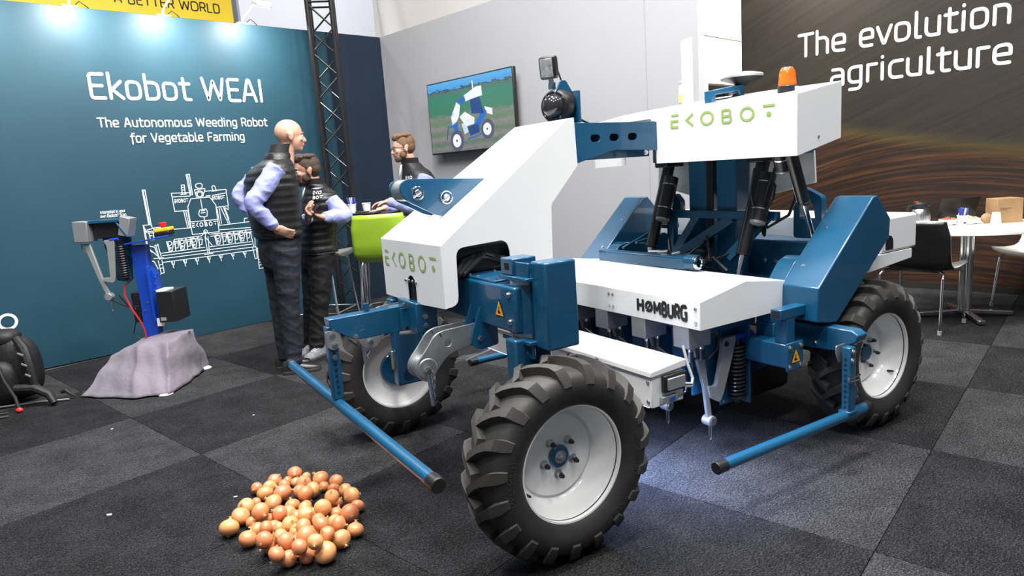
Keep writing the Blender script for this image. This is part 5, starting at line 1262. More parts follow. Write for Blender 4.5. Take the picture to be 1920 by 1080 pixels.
MB().tube([(-.16, -.03, .75), (-.19, -.05, .73), (-.20, -.06, .66), (-.17, -.06, .56), (-.12, -.06, .46), (-.10, -.05, .38), (-.10, -.04, .30)], .007, 8).build('red_cable', mat('red_cable', (.45, .02, .025), .4, noise=(6, .05)), ds)
MB().tube([(-.29, -.08, .63), (-.22, -.06, .58), (-.17, -.04, .555), (-.12, -.03, .56)], .006, 8).tube([(-.24, -.06, .66), (-.225, -.05, .62), (-.20, -.04, .575), (-.15, -.03, .54)], .005, 6).build('cables', BLACKP, ds)['kind'] = 'stuff'
bx2 = MB().box(.045, .175, -.09, .14, .43, .665).build('black_unit', BLACKP, ds, bevel=.006)
MB().box(-.19, -.11, .0, .14, .43, .66).build('black_unit', BLACKP, ds, bevel=.006)
MB().box(.048, .12, -.08, .05, .665, .678).build('paper_sheet', WHITE_PRINT, ds)
MB().box(.01, .06, -.06, -.05, .40, .46).build('bracket_plate', WHITE, ds)
MB().box(.058, .10, -.0915, -.0895, .445, .47).build('unit_badge', GREYP, ds)
MB().tube([(-.13, .02, .44), (-.20, .03, .43), (-.23, .03, .34), (-.18, .02, .29)], .004, 6).build('thin_cable', BLACKP, ds)
# base with feet, and the cloth as a thing on top of it
MB().box(-.16, .17, -.30, .08, .03, .24).build('base', BLACKM, ds, bevel=.02)
for x, y in ((-.36, -.40), (.24, -.53), (.24, .10), (-.24, .10)):
    MB().lathe([(0, 0), (.045, 0), (.05, .006), (.04, .016), (0, .016)], (x, y, 0), n=18).build('foot', mat('foot_white', (.7, .7, .7), .4, noise=(5, .02)), ds)
CLOTH = mat('mauve_cloth', (0.185, 0.158, 0.195), 0.8, noise=(5, 0.08), bump=(9, 0.9), sheen=0.15)
v, f = [], []
NA, NR = 120, 26
bot = [(-.40, -.46), (.02, -.60), (.275, -.56), (.285, -.12), (.24, .17), (-.28, .20)]
top = [(-.29, -.20, .235), (.0, -.32, .330), (.21, -.34, .325), (.245, -.04, .350), (.18, .10, .33), (-.10, .10, .33)]
def along(poly, t):
    n = len(poly)
    s = t * n
    i = int(s) % n
    u = s - int(s)
    u = u * u * (3 - 2 * u) * .35 + u * .65
    a, b = poly[i], poly[(i + 1) % n]
    return [a[k] + (b[k] - a[k]) * u for k in range(len(a))]
for j in range(NR + 1):
    q = j / NR
    for i in range(NA):
        t = i / NA
        B_, T_ = along(bot, t), along(top, t)
        if q <= .72:
            s = q / .72
            x, y, z = B_[0] + (T_[0] - B_[0]) * s ** .9, B_[1] + (T_[1] - B_[1]) * s ** .9, .012 + (T_[2] - .012) * s
            am = .021 * (1 - s * .8) * (0.45 + s)
            w = math.sin(t * 46 + 2.3 * math.sin(t * 9)) + .6 * math.sin(t * 83 + 4 * s) + .8 * math.sin(9 * s + 12 * t)
            x += am * w * math.cos(2 * PI * t); y += am * w * math.sin(2 * PI * t)
            z += .006 * math.sin(13 * s + 21 * t) * s
        else:
            s = (q - .72) / .28
            cx, cy, cz = .07, -.08, .338
            x, y, z = T_[0] + (cx - T_[0]) * s, T_[1] + (cy - T_[1]) * s, T_[2] + (cz - T_[2]) * s + .008 * math.sin(30 * x) * math.sin(25 * y) * (1 - s)
        v.append((x, y, max(z, .006)))
for j in range(NR):
    for i in range(NA):
        f.append((j * NA + i, j * NA + (i + 1) % NA, (j + 1) * NA + (i + 1) % NA, (j + 1) * NA + i))
cl = MB().add(v, f).build('cloth_cover', CLOTH, None, solid=.003, angle=80)
cl.location, cl.rotation_euler = (1.6, 5.55, 0), (0, 0, VIEW)
tag(cl, 'crumpled mauve cloth draped over the base of the blue display post', 'cloth')

# ---- backpack against the wall
bp = thing('backpack', 'black backpack with loose straps leaning by the teal wall', 'backpack', (.66, 5.78, 0), VIEW)
BPM = mat('black_nylon', (0.006, 0.006, 0.007), 0.6, noise=(15, .25), bump=(30, .15))
def egg(m, c, rx, ry, z0, z1, n=28, rows=16, pw=2.6, lean=0):
    rings = []
    for j in range(rows + 1):
        t = -1 + 2 * j / rows
        s = max(1 - abs(t) ** pw, .0005) ** (1 / pw)
        zz = (z0 + z1) / 2 + t * (z1 - z0) / 2
        rings.append([(c[0] + lean * (zz - z0) + rx * s * abs(math.cos(a)) ** .8 * (1 if math.cos(a) > 0 else -1), c[1] + ry * s * math.sin(a), zz) for a in [2 * PI * i / n for i in range(n)]])
    return m.loft(rings)
egg(MB(), (-.02, .06), .20, .13, .01, .49, lean=-.03).build('body', BPM, bp)
egg(MB(), (-.06, -.06), .155, .09, .02, .34).build('front_pocket', BPM, bp)
egg(MB(), (-.05, .05), .12, .10, .40, .53).build('top_flap', BPM, bp)
for k, pts in enumerate(([(.10, -.02, .47), (.17, -.06, .40), (.205, -.09, .28), (.21, -.09, .16), (.24, -.07, .09)], [(-.02, -.10, .50), (.04, -.17, .38), (.09, -.19, .22), (.15, -.20, .10), (.175, -.22, .03)])):
    r = [.028, .034, .034, .030, .020] if k == 0 else [.012] * 5
    MB().tube(pts, r, 10).build('shoulder_strap', BPM, bp)
MB().tube([(.10, -.12, .14), (.22, -.10, .13), (.31, -.10, .08), (.35, -.12, .02)], [.03, .034, .03, .022], 10).build('hip_belt', BPM, bp)
MB().tube([(.30, .04, .05), (.34, .03, .06), (.37, .02, .04), (.40, .03, .015)], [.012, .016, .010, .006], 8).build('loose_strap', BPM, bp)
for pts in ([(-.12, -.16, .06), (-.06, -.24, .015), (.02, -.27, .008)], [(-.02, -.20, .03), (.06, -.26, .008), (.10, -.22, .006)], [(.05, -.30, .006), (.12, -.33, .008), (.16, -.30, .006)]):
    MB().tube(pts, .009, 6).build('webbing', BPM, bp)
MB().ball((.178, -.222, .02), (.024, .016, .018), 14, 8).build('red_buckle', mat('red_buckle', (.75, .04, .05), .4, noise=(6, .03)), bp)
for k in range(3):
    MB().obox((.185 + .012 * k, -.125, .38 - .075 * k), (.04, .006, .010), (0, .5, 0)).build('strap_label', GREYP, bp)
strokes('brand_mark', [[(-.012, 0), (.012, 0)], [(0, 0), (0, .02)], [(-.012, -.004), (0, .008), (.012, -.004)]], .004, (-.055, -.153, .20), (1, 0, 0), (0, 0, 1), GREYP, bp)
st = MB().tube([(-.10, -.16, .02), (.20, -.05, .012), (.40, -.035, .012)], .006, 8).build('pole_strip', GREYP)
st.location, st.rotation_euler = (.66, 5.80, 0), (0, 0, VIEW)
tag(st, 'thin grey strip lying on the carpet between backpack and cloth', 'strip')

# ---- shell chairs and stools
GREENS = mat('lime_shell', (0.30, 0.48, 0.03), 0.35, coat=.2, noise=(3, .03))
WHITES = mat('white_shell', (0.80, 0.79, 0.75), 0.4, noise=(3, .02))
BLACKS = mat('black_shell', (0.008, 0.008, 0.009), 0.28, noise=(3, .1))
PROF = [(.235, -.015), (.20, .0), (.10, -.012), (-.02, -.018), (-.12, -.008), (-.175, .03), (-.205, .10), (-.222, .20), (-.238, .30), (-.246, .36)]
def shell(w, zs=1.0, gap=0.0):
    """seat shell: facing +x, seat at z=0; returns a sheet mesh builder"""
    pr = rounded([(x, z * (zs if z > 0 else 1)) for x, z in PROF], .05, closed=False, seg=3)
    v, f = [], []
    NW = 18
    L = len(pr)
    for i, (x, z) in enumerate(pr):
        t = i / (L - 1)
        ww = w * (0.80 + .20 * min(1, t / .15)) * (1 - .10 * max(0, (t - .85) / .15))
        for k in range(NW + 1):
            u = -1 + 2 * k / NW
            rise = .035 * abs(u) ** 3 * (1 - t) + .0
            fw = .05 * abs(u) ** 2.5 * t
            v.append((x + fw, u * ww, z + rise))
    for i in range(L - 1):
        for k in range(NW):
            a = i * (NW + 1) + k
            f.append((a, a + 1, a + NW + 2, a + NW + 1))
    return MB().add(v, f)
def seat(t, w, zs, z, inner, outer):
    o = shell(w, zs).build('seat_shell', outer, t, solid=.008, angle=80)
    o.location.z = z
    i = shell(w * .995, zs).build('seat_face', inner, t, solid=.003, angle=80)
    i.location = (.0065, 0, z + .0065)
    return o
def chair(name, label, loc, rz, inner, outer, w=.25, group=None):
    t = thing(name, label, 'chair', loc, rz, group)
    seat(t, w, 1.0, .45, inner, outer)
    for sx in (-1, 1):
        for sy in (-1, 1):
            MB().tube([(sx * .10, sy * .17, .435), (sx * .15, sy * .205, .43), (sx * .185, sy * .215, .40), (sx * .235, sy * .225, .015)], .010, 10).build('leg', CHROME, t)
            MB().cyl((sx * .235, sy * .225, 0), (sx * .234, sy * .225, .03), .015, n=12).build('foot_cap', GREYP, t)
    MB().bar((-.10, -.17, .432), (-.10, .17, .432), .02, .012).build('cross_bar', CHROME, t)
    return t
chair('shell_chair', 'black shell chair with chrome legs behind the rear wheel', (5.70, 1.46, 0), math.radians(-6), WHITES, BLACKS, .255)
chair('shell_chair', 'white shell chair with chrome legs on the far side of the round table', (6.72, .86, 0), math.radians(152), WHITES, WHITES, .30)
def stool(label, loc, rz, inner, outer):
    t = thing('bar_stool', label, 'stool', loc, rz)
    seat(t, .215, 1.0, .75, inner, outer)
    for sx in (-1, 1):
        for sy in (-1, 1):
            MB().tube([(sx * .09, sy * .13, .745), (sx * .13, sy * .16, .74), (sx * .155, sy * .175, .70), (sx * .215, sy * .215, .01)], .010, 10).build('leg', CHROME, t)
    for z, k in ((.25, .205),):
        MB().cyl((-k * .9, -.20, z), (k * .9, -.20, z), .008).build('foot_rail', CHROME, t)
        MB().cyl((-k * .9, .20, z), (k * .9, .20, z), .008).build('foot_rail', CHROME, t)
        MB().cyl((k * .9, -.20, z), (k * .9, .20, z), .008).build('foot_rail', CHROME, t)
    return t
stool('lime green bar stool with chrome legs, its back to the aisle', (3.05, 4.585, 0), math.radians(48), GREENS, GREENS)
stool('bar stool with white seat face and chrome legs beside the black trousers', (2.99, 5.50, 0), math.radians(-56), WHITES, GREENS)

# ---- black bar table and what is on it
bt = thing('bar_table', 'round black high bar table between the two standing men', 'table', (3.20, 5.18, 0))
MB().lathe([(0, 1.072), (.37, 1.072), (.375, 1.080), (.375, 1.094), (.37, 1.10), (0, 1.10)], n=48).build('table_top', BLACKP, bt)
MB().cyl((0, 0, .02), (0, 0, 1.075), .035, n=20).build('column', CHROME, bt)
MB().lathe([(0, 0), (.28, 0), (.28, .012), (.05, .03), (0, .03)], n=36).build('base', CHROME, bt)
PAPER = mat('white_paper', (.78, .78, .77), .7, noise=(5, .02))
BLUEST = mat('blue_sachet', (.03, .045, .30), .5, noise=(30, .4))
def paper_cup(label, loc, sticks=0, flip=False, group=None):
    t = thing('paper_cup', label, 'cup', loc, random.random(), group)
    pr = [(0, 0), (.026, 0), (.036, .085), (.0385, .088), (.0375, .091), (.034, .086), (.0245, .004), (0, .004)]
    if flip:
        pr = [(r, .091 - z) for r, z in pr]
    MB().lathe(pr, n=28).build('cup', PAPER, t)
    for k in range(sticks):
        a = k * 2.4
        r = .022 * math.sqrt((k + .5) / max(sticks, 1))
        c = Vector((r * math.cos(a), r * math.sin(a), .09))
        MB().obox(c + Vector((c.x * .4, c.y * .4, .012)), (.012, .004, .085), (c.y * 12, -c.x * 12, a)).build('sachet', BLUEST if k % 4 else PAPER, t)
    return t
paper_cup('white paper cup full of blue sachets on the black bar table', (3.06, 5.02, 1.10), 12)
paper_cup('empty white paper cup by the gesturing hand on the bar table', (3.15, 4.94, 1.10))
lf = MB().obox((2.99, 5.28, 1.1035), (.21, .30, .003), (0, 0, .5)).build('leaflet', PAPER)
tag(lf, 'white leaflet lying on the left edge of the bar table', 'leaflet')
tb_ = MB().obox((3.10, 4.90, 1.109), (.16, .24, .012), (0, 0, .6)).build('tablet', BLACKP, bevel=.004)
tag(tb_, 'black tablet lying on the near edge of the bar table', 'tablet')
wl_ = MB().obox((3.09, 4.92, 1.121), (.08, .11, .010), (0, 0, 1.1)).build('notebook', mat('dark_leather', (.02, .02, .022), .5, noise=(30, .2)), bevel=.003)
tag(wl_, 'small dark notebook lying on the black tablet', 'notebook')

# ---- round white table by the brown wall
RT = (6.13, 1.26)
rt = thing('round_table', 'round white table on a chrome cross foot before the brown wall', 'table', (*RT, 0))
MB().lathe([(0, .695), (.535, .695), (.55, .700), (.55, .715), (.545, .72), (0, .72)], n=64).build('table_top', mat('white_laminate', (.80, .80, .77), .35, noise=(3, .02)), rt)
for k in range(4):
    a = PI / 4 + k * PI / 2
    MB().cyl((.030 * math.cos(a), .030 * math.sin(a), .06), (.030 * math.cos(a), .030 * math.sin(a), .70), .022, n=16).build('column', CHROME, rt)
for k in range(4):
    a = math.radians(32) + k * PI / 2
    MB().bar((0, 0, .045), (.33 * math.cos(a), .33 * math.sin(a), .025), .045, .03).build('foot', CHROME, rt, bevel=.004)
TZ = .72
tp = thing('thermos_jug', 'ribbed steel vacuum jug with black lid and handle on the round table', 'jug', (6.02, 1.56, TZ), math.radians(135))
rib = MB()
rings = []
for r, z in [(.060, 0), (.069, .004), (.072, .03), (.071, .08), (.066, .115), (.054, .135)]:
    rings.append([((r + (.0016 * math.cos(18 * a) if .02 < z < .11 else 0)) * math.cos(a), (r + (.0016 * math.cos(18 * a) if .02 < z < .11 else 0)) * math.sin(a), z) for a in [2 * PI * i / 72 for i in range(72)]])
rib.loft(rings).build('body', STEEL, tp)
MB().lathe([(0, .135), (.052, .135), (.054, .142), (.050, .175), (.035, .188), (0, .190)], n=32).build('lid', BLACKP, tp)
MB().tube([(.045, 0, .165), (.085, 0, .160), (.100, 0, .13), (.094, 0, .09), (.085, 0, .075)], .010, 10).build('handle', BLACKP, tp)
MB().obox((-.055, 0, .165), (.04, .03, .018), (0, -.3, 0)).build('spout', BLACKP, tp, bevel=.004)
MB().obox((.03, 0, .190), (.028, .018, .008), (0, 0, 0)).build('red_button', mat('jug_red', (.5, .03, .02), .4, noise=(5, .02)), tp, bevel=.002)
lp = thing('laptop', 'open dark laptop seen from behind on the round table', 'laptop', (6.29, 1.40, TZ), math.radians(136))
MB().box(-.15, .15, -.22, .0, 0, .014).build('base', BLACKP, lp, bevel=.003)
MB().obox((0, .055, .105), (.31, .008, .215), (-.45, 0, 0)).build('screen_lid', mat('laptop_lid', (.02, .019, .018), .3, metal=.4, noise=(9, .1)), lp, bevel=.002)
def bowl(label, loc, food):
    t = thing('bowl', label, 'bowl', loc)
    MB().lathe([(0, 0), (.03, 0), (.052, .02), (.066, .045), (.064, .046), (.050, .022), (.028, .004), (0, .004)], n=36).build('dish', mat('bowl_white', (.82, .81, .78), .3, noise=(4, .02)), t)
    m = MB()
    for k in range(24):
        a, r = k * 2.4, .045 * math.sqrt(k / 24)
        m.obox((r * math.cos(a), r * math.sin(a), .036 + .012 * random.random() + .012 * (1 - r / .045)), (.028, .012, .010), (random.random(), random.random(), a))
    o = m.build('snacks', food, t)
    o['kind'] = 'stuff'
bowl('white bowl of brown snacks beside the steel jug', (6.10, 1.385, TZ), mat('brown_snack', (.28, .09, .03), .6, noise=(30, .4)))
bowl('white bowl of pale wrapped sweets between cup and cardboard box', (6.185, 1.262, TZ), mat('pale_sweets', (.62, .40, .28), .5, noise=(30, .4)))
c_ = paper_cup('white paper cup with blue sachets and a small print on the round table', (5.965, 1.262, TZ), 11)
MB().obox((-.0, 0, 0), (.001, .02, .012), (0, 0, 0)).build('print_mark', BLUEST, c_).location = (-.0325, 0, .035)
c_.rotation_euler.z = math.radians(40)
paper_cup('white paper cup turned upside down before the cardboard box', (6.17, 1.09, TZ), 0, True)
CARD = mat('cardboard', (.33, .20, .095), .8, noise=(8, .12))
cbx = MB().obox((0, 0, .0925), (.185, .15, .185), (0, 0, 0)).build('cardboard_box', CARD, bevel=.002)
cbx.location, cbx.rotation_euler = (6.355, 1.075, TZ), (0, 0, math.radians(-50))
tag(cbx, 'brown cardboard box standing at the back of the round table', 'box')
MB().box(-.07, .01, -.0765, -.075, .11, .116).build('box_print', mat('box_print', (.2, .12, .06), .8, noise=(5, .05)), cbx)
MB().box(-.07, -.02, -.0765, -.075, .10, .104).build('box_print', mat('box_print', (.2, .12, .06), .8, noise=(5, .05)), cbx)
bag = egg(MB(), (0, 0), .042, .022, 0, .080, pw=1.8).build('snack_bag', mat('kraft_paper', (.36, .23, .12), .8, noise=(9, .15), bump=(20, .5)))
bag.location = (6.245, 1.165, TZ)
bag.rotation_euler.z = VIEW
tag(bag, 'small crumpled kraft paper bag beside the cardboard box', 'bag')
nap = MB().obox((5.93, 1.15, TZ + .002), (.10, .06, .003), (0, 0, .4)).build('napkin', PAPER)
tag(nap, 'folded white napkin near the front edge of the round table', 'napkin')
# scraps on the carpet
for k, (x, y, s) in enumerate(((.62, 3.30, .012), (1.60, 4.02, .010), (1.06, 3.0, .010), (.95, 4.55, .008))):
    o = MB().obox((x, y, .003), (s * 1.6, s, .003), (.1, .2, k)).build('paper_scrap', PAPER)
    tag(o, ('white paper scrap left of the onions on the dark tile', 'white paper scrap in front of the black shoes', 'tiny pale scrap close to the onion heap', 'tiny pale scrap before the mauve cloth')[k], 'scrap', 'scraps on the carpet')
# ================================================================ PEOPLE
SKIN = [mat('skin_a', (.60, .33, .23), .5, noise=(12, .08)), mat('skin_b', (.52, .28, .20), .5, noise=(12, .08)), mat('skin_c', (.60, .33, .24), .5, noise=(12, .08))]
SHIRT = mat('lilac_blue_shirt', (.30, .33, .66), .75, noise=(10, .06), bump=(16, .45))
VEST = mat('black_quilted_nylon', (.010, .010, .011), .42, noise=(14, .2), bump=(50, .12))
SOFT = mat('black_softshell', (.009, .009, .010), .6, noise=(14, .2))
JEANS = mat('dark_denim', (.008, .011, .020), .8, noise=(18, .35), bump=(14, .35))
BLACKTR = mat('black_trousers', (.007, .007, .008), .7, noise=(14, .2), bump=(14, .35))
LEATHER = mat('black_leather', (.012, .011, .011), .35, noise=(20, .2))
SOLE = mat('shoe_sole', (.02, .018, .017), .7, noise=(10, .2))
SNEAK = mat('grey_sneaker', (.20, .21, .23), .7, noise=(40, .35))
SNEAKS = mat('sneaker_sole', (.06, .06, .065), .7, noise=(20, .2))
HAIRD = mat('dark_brown_hair', (.055, .032, .020), .6, noise=(90, .4), bump=(120, .5))
HAIRG = mat('ginger_brown_hair', (.16, .085, .040), .6, noise=(90, .35), bump=(120, .5))
EYE = mat('eye_white', (.75, .74, .72), .2, noise=(5, .02))
IRIS = mat('eye_dark', (.02, .015, .012), .15, noise=(5, .1))
LIP = mat('lip', (.42, .17, .14), .5, noise=(12, .08))

from mathutils import noise as mnoise
from mathutils.bvhtree import BVHTree
def remesh(mb, name, material, parent, voxel=.008, smooth=4, label=None, folds=0):
    o = mb.build(name, material, parent)
    m = o.modifiers.new('r', 'REMESH'); m.mode = 'VOXEL'; m.voxel_size = voxel; m.use_smooth_shade = True
    s = o.modifiers.new('s', 'SMOOTH'); s.factor = .5; s.iterations = smooth
    dg = bpy.context.evaluated_depsgraph_get()
    me = bpy.data.meshes.new_from_object(o.evaluated_get(dg))
    me.name = name
    o.modifiers.clear()
    o.data = me
    if not me.materials:
        me.materials.append(material)
    if folds:
        n = len(me.vertices)
        co = np.empty(n * 3, 'f'); me.vertices.foreach_get('co', co); co = co.reshape(-1, 3)
        no = np.empty(n * 3, 'f'); me.vertex_normals.foreach_get('vector', no); no = no.reshape(-1, 3)
        d = np.empty(n, 'f')
        for i in range(n):
            x, y, z = (float(q) for q in co[i])
            a = 1 - abs(mnoise.noise(Vector((x * 8, y * 8, z * 13 + 4 * x))))
            d[i] = (a ** 3 - .55) + mnoise.noise(Vector((x * 22 + 5, y * 22, z * 30))) * .35
        co = co + no * (d * folds)[:, None]
        me.vertices.foreach_set('co', co.ravel())
        me.update()
    me.polygons.foreach_set('use_smooth', [True] * len(me.polygons))
    if label:
        o['label'] = label
    return o
def oball(m, c, r, M, nu=20, nv=14):
    """ellipsoid with radii r along the columns of M"""
    q = MB().ball((0, 0, 0), r, nu, nv)
    m.add([Vector(c) + M @ Vector(v) for v in q.v], q.f)
def frame(fwd, up=(0, 0, 1)):
    """columns: right, forward, up"""
    f_ = Vector(fwd).normalized()
    s = f_.cross(Vector(up)).normalized()
    u = s.cross(f_).normalized()
    return Matrix((s, f_, u)).transposed()
def smooth_path(pts, rs, n=5):
    """Catmull-Rom through joints with radii"""
    P = [Vector(p) for p in pts]
    out, ro = [], []
    for i in range(len(P) - 1):
        p0, p1, p2, p3 = P[max(i - 1, 0)], P[i], P[i + 1], P[min(i + 2, len(P) - 1)]
        for k in range(n):
            t = k / n
            out.append(.5 * ((2 * p1) + (p2 - p0) * t + (2 * p0 - 5 * p1 + 4 * p2 - p3) * t * t + (3 * p1 - p0 - 3 * p2 + p3) * t ** 3))
            ro.append(rs[i] * (1 - t) + rs[i + 1] * t)
    out.append(P[-1]); ro.append(rs[-1])
    return out, ro
def limb(m, pts, rs, n=14):
    p, r = smooth_path(pts, rs)
    m.tube(p, r, n)
def torso_rings(sections, n=36, quilt=0, seams=None, infl=0.0, front=1.0):
    """sections: (centre, side vec, half width, fwd vec, half depth)"""
    rings = []
    S = sections
    K = 9
    for i in range(len(S) - 1):
        for k in range(K if i < len(S) - 2 else K + 1):
            t = k / K
            a, b = S[i], S[i + 1]
            p0, p3 = S[max(i - 1, 0)], S[min(i + 2, len(S) - 1)]
            def cr(x0, x1, x2, x3):
                return .5 * ((2 * x1) + (x2 - x0) * t + (2 * x0 - 5 * x1 + 4 * x2 - x3) * t * t + (3 * x1 - x0 - 3 * x2 + x3) * t ** 3)
            c = cr(*[Vector(q[0]) for q in (p0, a, b, p3)])
            w = cr(p0[2], a[2], b[2], p3[2]) + infl
            d = cr(p0[4], a[4], b[4], p3[4]) + infl
            s = Vector(a[1]).lerp(Vector(b[1]), t).normalized()
            f_ = Vector(a[3]).lerp(Vector(b[3]), t).normalized()
            q = 0
            if quilt:
                ph = (c.z / quilt) % 1.0
                q = .011 * (abs(math.sin(PI * ph)) ** .6 - .6)
            ring = []
            for j in range(n):
                an = 2 * PI * j / n
                ca, sa = math.cos(an), math.sin(an)
                e = .82
                x = (abs(ca) ** e) * (1 if ca > 0 else -1)
                y = (abs(sa) ** e) * (1 if sa > 0 else -1)
                ring.append(c + s * (w + q) * x + f_ * (d + q) * y)
            rings.append(ring)
    return rings
def hand(m, wrist, direction, palm, curl=.5, thumb_side=1, spread=.02, s=1.0):
    """palm + four fingers + thumb; direction = along the hand, palm = palm normal"""
    d = Vector(direction).normalized()
    p = (Vector(palm) - d * Vector(palm).dot(d)).normalized()
    sd = d.cross(p).normalized() * thumb_side
    w = Vector(wrist)
    M = Matrix((sd, d, p)).transposed()
    oball(m, w + d * .048 * s, (.040 * s, .056 * s, .017 * s), M)
    m.tube([w - d * .03, w + d * .02], [.026 * s, .028 * s], 12)
    for k, (off, ln) in enumerate(((.029, .072), (.010, .082), (-.010, .076), (-.028, .060))):
        b = w + d * .088 * s + sd * off * s
        pts, r = [w + d * .06 * s + sd * off * s * .9, b], [.011 * s, .0102 * s]
        a = 0
        q = b
        for seg, fr in enumerate((.42, .32, .26)):
            a += curl * (.75 + .12 * k)
            q = q + (d * math.cos(a) + p * math.sin(a) + sd * off * spread * 10) * ln * fr * s
            pts.append(q); r.append((.0095 - .0009 * seg) * s)
        m.tube(pts, r, 10)
    t0 = w + d * .022 * s + sd * .026 * s
    t1 = t0 + (sd * .6 + d * .62 + p * .30).normalized() * .036 * s
    t2 = t1 + (sd * .25 + d * .85 + p * .42 * (.6 + curl)).normalized() * .030 * s
    t3 = t2 + (d * .9 + p * .55 * (.6 + curl) - sd * .05).normalized() * .024 * s
    m.tube([t0 - d * .01, t0, t1, t2, t3], [.013 * s, .0135 * s, .012 * s, .0105 * s, .008 * s], 10)
def head_shapes(m, c, fwd, s=1.0):
    """skull, jaw, nose, brow, ears; c = head centre"""
    M = frame(fwd)
    C_ = Vector(c)
    def at(x, y, z):
        return C_ + M @ Vector((x * s, y * s, z * s))
    I = M
    oball(m, at(0, -.012, .030), tuple(k * s for k in (.077, .097, .090)), I)
    oball(m, at(0, .022, -.030), tuple(k * s for k in (.064, .068, .080)), I)
    oball(m, at(0, .060, -.085), tuple(k * s for k in (.030, .026, .024)), I)
    oball(m, at(0, .030, -.078), tuple(k * s for k in (.048, .050, .034)), I)
    oball(m, at(0, .078, .020), tuple(k * s for k in (.048, .014, .010)), I)
    m.tube([at(0, .084, .014), at(0, .096, -.012), at(0, .106, -.028), at(0, .092, -.036)], [.008 * s, .011 * s, .014 * s, .012 * s], 10)
    oball(m, at(.013, .090, -.030), tuple(k * s for k in (.009, .010, .008)), I)
    oball(m, at(-.013, .090, -.030), tuple(k * s for k in (.009, .010, .008)), I)
    for sg in (-1, 1):
        oball(m, at(sg * .040, .066, -.020), tuple(k * s for k in (.020, .018, .018)), I)
        E_ = frame(Vector(fwd) * .8 + (M @ Vector((sg, 0, 0))) * .35)
        oball(m, at(sg * .080, -.010, -.006), tuple(k * s for k in (.008, .020, .032)), I)
        oball(m, at(sg * .084, -.020, .010), tuple(k * s for k in (.007, .014, .018)), I)
    oball(m, at(0, .086, -.055), tuple(k * s for k in (.022, .010, .007)), I)
    oball(m, at(0, .083, -.066), tuple(k * s for k in (.020, .010, .008)), I)
    m.tube([at(0, -.030, -.06), at(0, -.036, -.12), at(0, -.050, -.19)], [.058 * s, .058 * s, .068 * s], 18)
    return at, M
def face_details(t, at, M, s, brow):
    for sg in (-1, 1):
        q = MB(); oball(q, at(sg * .031, .0745, .004), (.0115 * s, .0115 * s, .0095 * s), M)
        e = q.build('eye', EYE, t)
        q = MB(); oball(q, at(sg * .031, .0835, .004), (.0048 * s, .0032 * s, .0048 * s), M)
        q.build('iris', IRIS, e)
        q = MB(); q.tube([at(sg * .014, .089, .022), at(sg * .032, .087, .027), at(sg * .050, .072, .022)], [.0035, .0042, .0028], 6)
        q.build('eyebrow', brow, t)
    q = MB(); q.tube([at(-.022, .084, -.060), at(-.008, .094, -.059), at(.008, .094, -.059), at(.022, .084, -.060)], [.003, .0045, .0045, .003], 6)
    q.build('lips', LIP, t)
def shoe(t, heel, toe, mat_up, mat_sole, w=.047, h=.085, laces=None):
    heel, toe = Vector(heel), Vector(toe)
    d = (toe - heel)
    L = d.length
    d.normalize()
    sd = d.cross(Vector((0, 0, 1)))
    rings = []
    for u, ww, hh in ((0.0, .62, .75), (.06, .85, .98), (.22, .92, 1.05), (.38, .90, 1.0), (.52, .98, .74), (.70, 1.05, .58), (.86, .95, .48), (.96, .68, .40), (1.0, .30, .24)):
        c = heel + d * (u * L)
        rings.append([c + sd * (ww * w * math.cos(a)) + Vector((0, 0, .014 + max(0, math.sin(a)) ** .75 * h * hh if math.sin(a) > 0 else .014)) for a in [2 * PI * i / 18 for i in range(18)]])
    o = MB().loft(rings).build('shoe', mat_up, t, angle=60)
    out = [(0, .70), (.05, .95), (.25, .98), (.45, .95), (.70, 1.12), (.88, 1.0), (.98, .65), (1.02, 0)]
    poly = [heel + d * (u * L) + sd * (k * w) for u, k in out] + [heel + d * (u * L) - sd * (k * w) for u, k in reversed(out[:-1])]
    MB().add([(p.x, p.y, .0) for p in poly] + [(p.x, p.y, .024) for p in poly], [tuple(range(len(poly))), tuple(range(2 * len(poly) - 1, len(poly) - 1, -1))] + [(i, (i + 1) % len(poly), (i + 1) % len(poly) + len(poly), i + len(poly)) for i in range(len(poly))]).build('sole', mat_sole, o, bevel=.004)
    if laces:
        for k in range(4):
            c = heel + d * (L * (.46 + .07 * k))
            z = .014 + h * (.88 - .09 * k)
            MB().tube([c - sd * w * .55 + Vector((0, 0, z - .012)), c + Vector((0, 0, z)), c + sd * w * .55 + Vector((0, 0, z - .012))], .003, 6).build('lace', laces, o)
    return o

# ---------------------------------------------------------------- bald man, hand on hip
t1 = thing('person', 'bald man in black quilted vest and lilac shirt, hands on his hips', 'person', (2.25, 4.75, 0), VIEW)
f1, s1 = Vector((.80, .60, 0)), Vector((.60, -.80, 0))
sec = [((.000, .0, .86), s1, .165, f1, .135), ((.005, .0, .98), s1, .175, f1, .140), ((.0, .0, 1.10), s1, .185, f1, .150), ((.0, .0, 1.25), s1, .205, f1, .158), ((-.002, .0, 1.40), s1, .222, f1, .155), ((.012, .005, 1.50), s1, .200, f1, .125), ((.060, .015, 1.575), s1, .105, f1, .075), ((.075, .020, 1.62), s1, .066, f1, .064)]
RSH, REL, RWR = (.105, -.150, 1.500), (-.045, -.285, 1.270), (.055, -.205, 1.095)
LSH, LEL, LWR = (-.105, .150, 1.490), (-.262, .055, 1.335), (-.155, .020, 1.160)
hips = ((.060, -.075, .93), (-.050, .075, .93))
knees = ((.050, -.085, .52), (-.075, .070, .53))
anks = ((.030, -.085, .105), (-.085, .075, .110))
m = MB()
at1, M1 = head_shapes(m, (.160, .060, 1.728), (.88, .47, -.06), 1.0)
m.loft(torso_rings(sec, 24, infl=-.03))
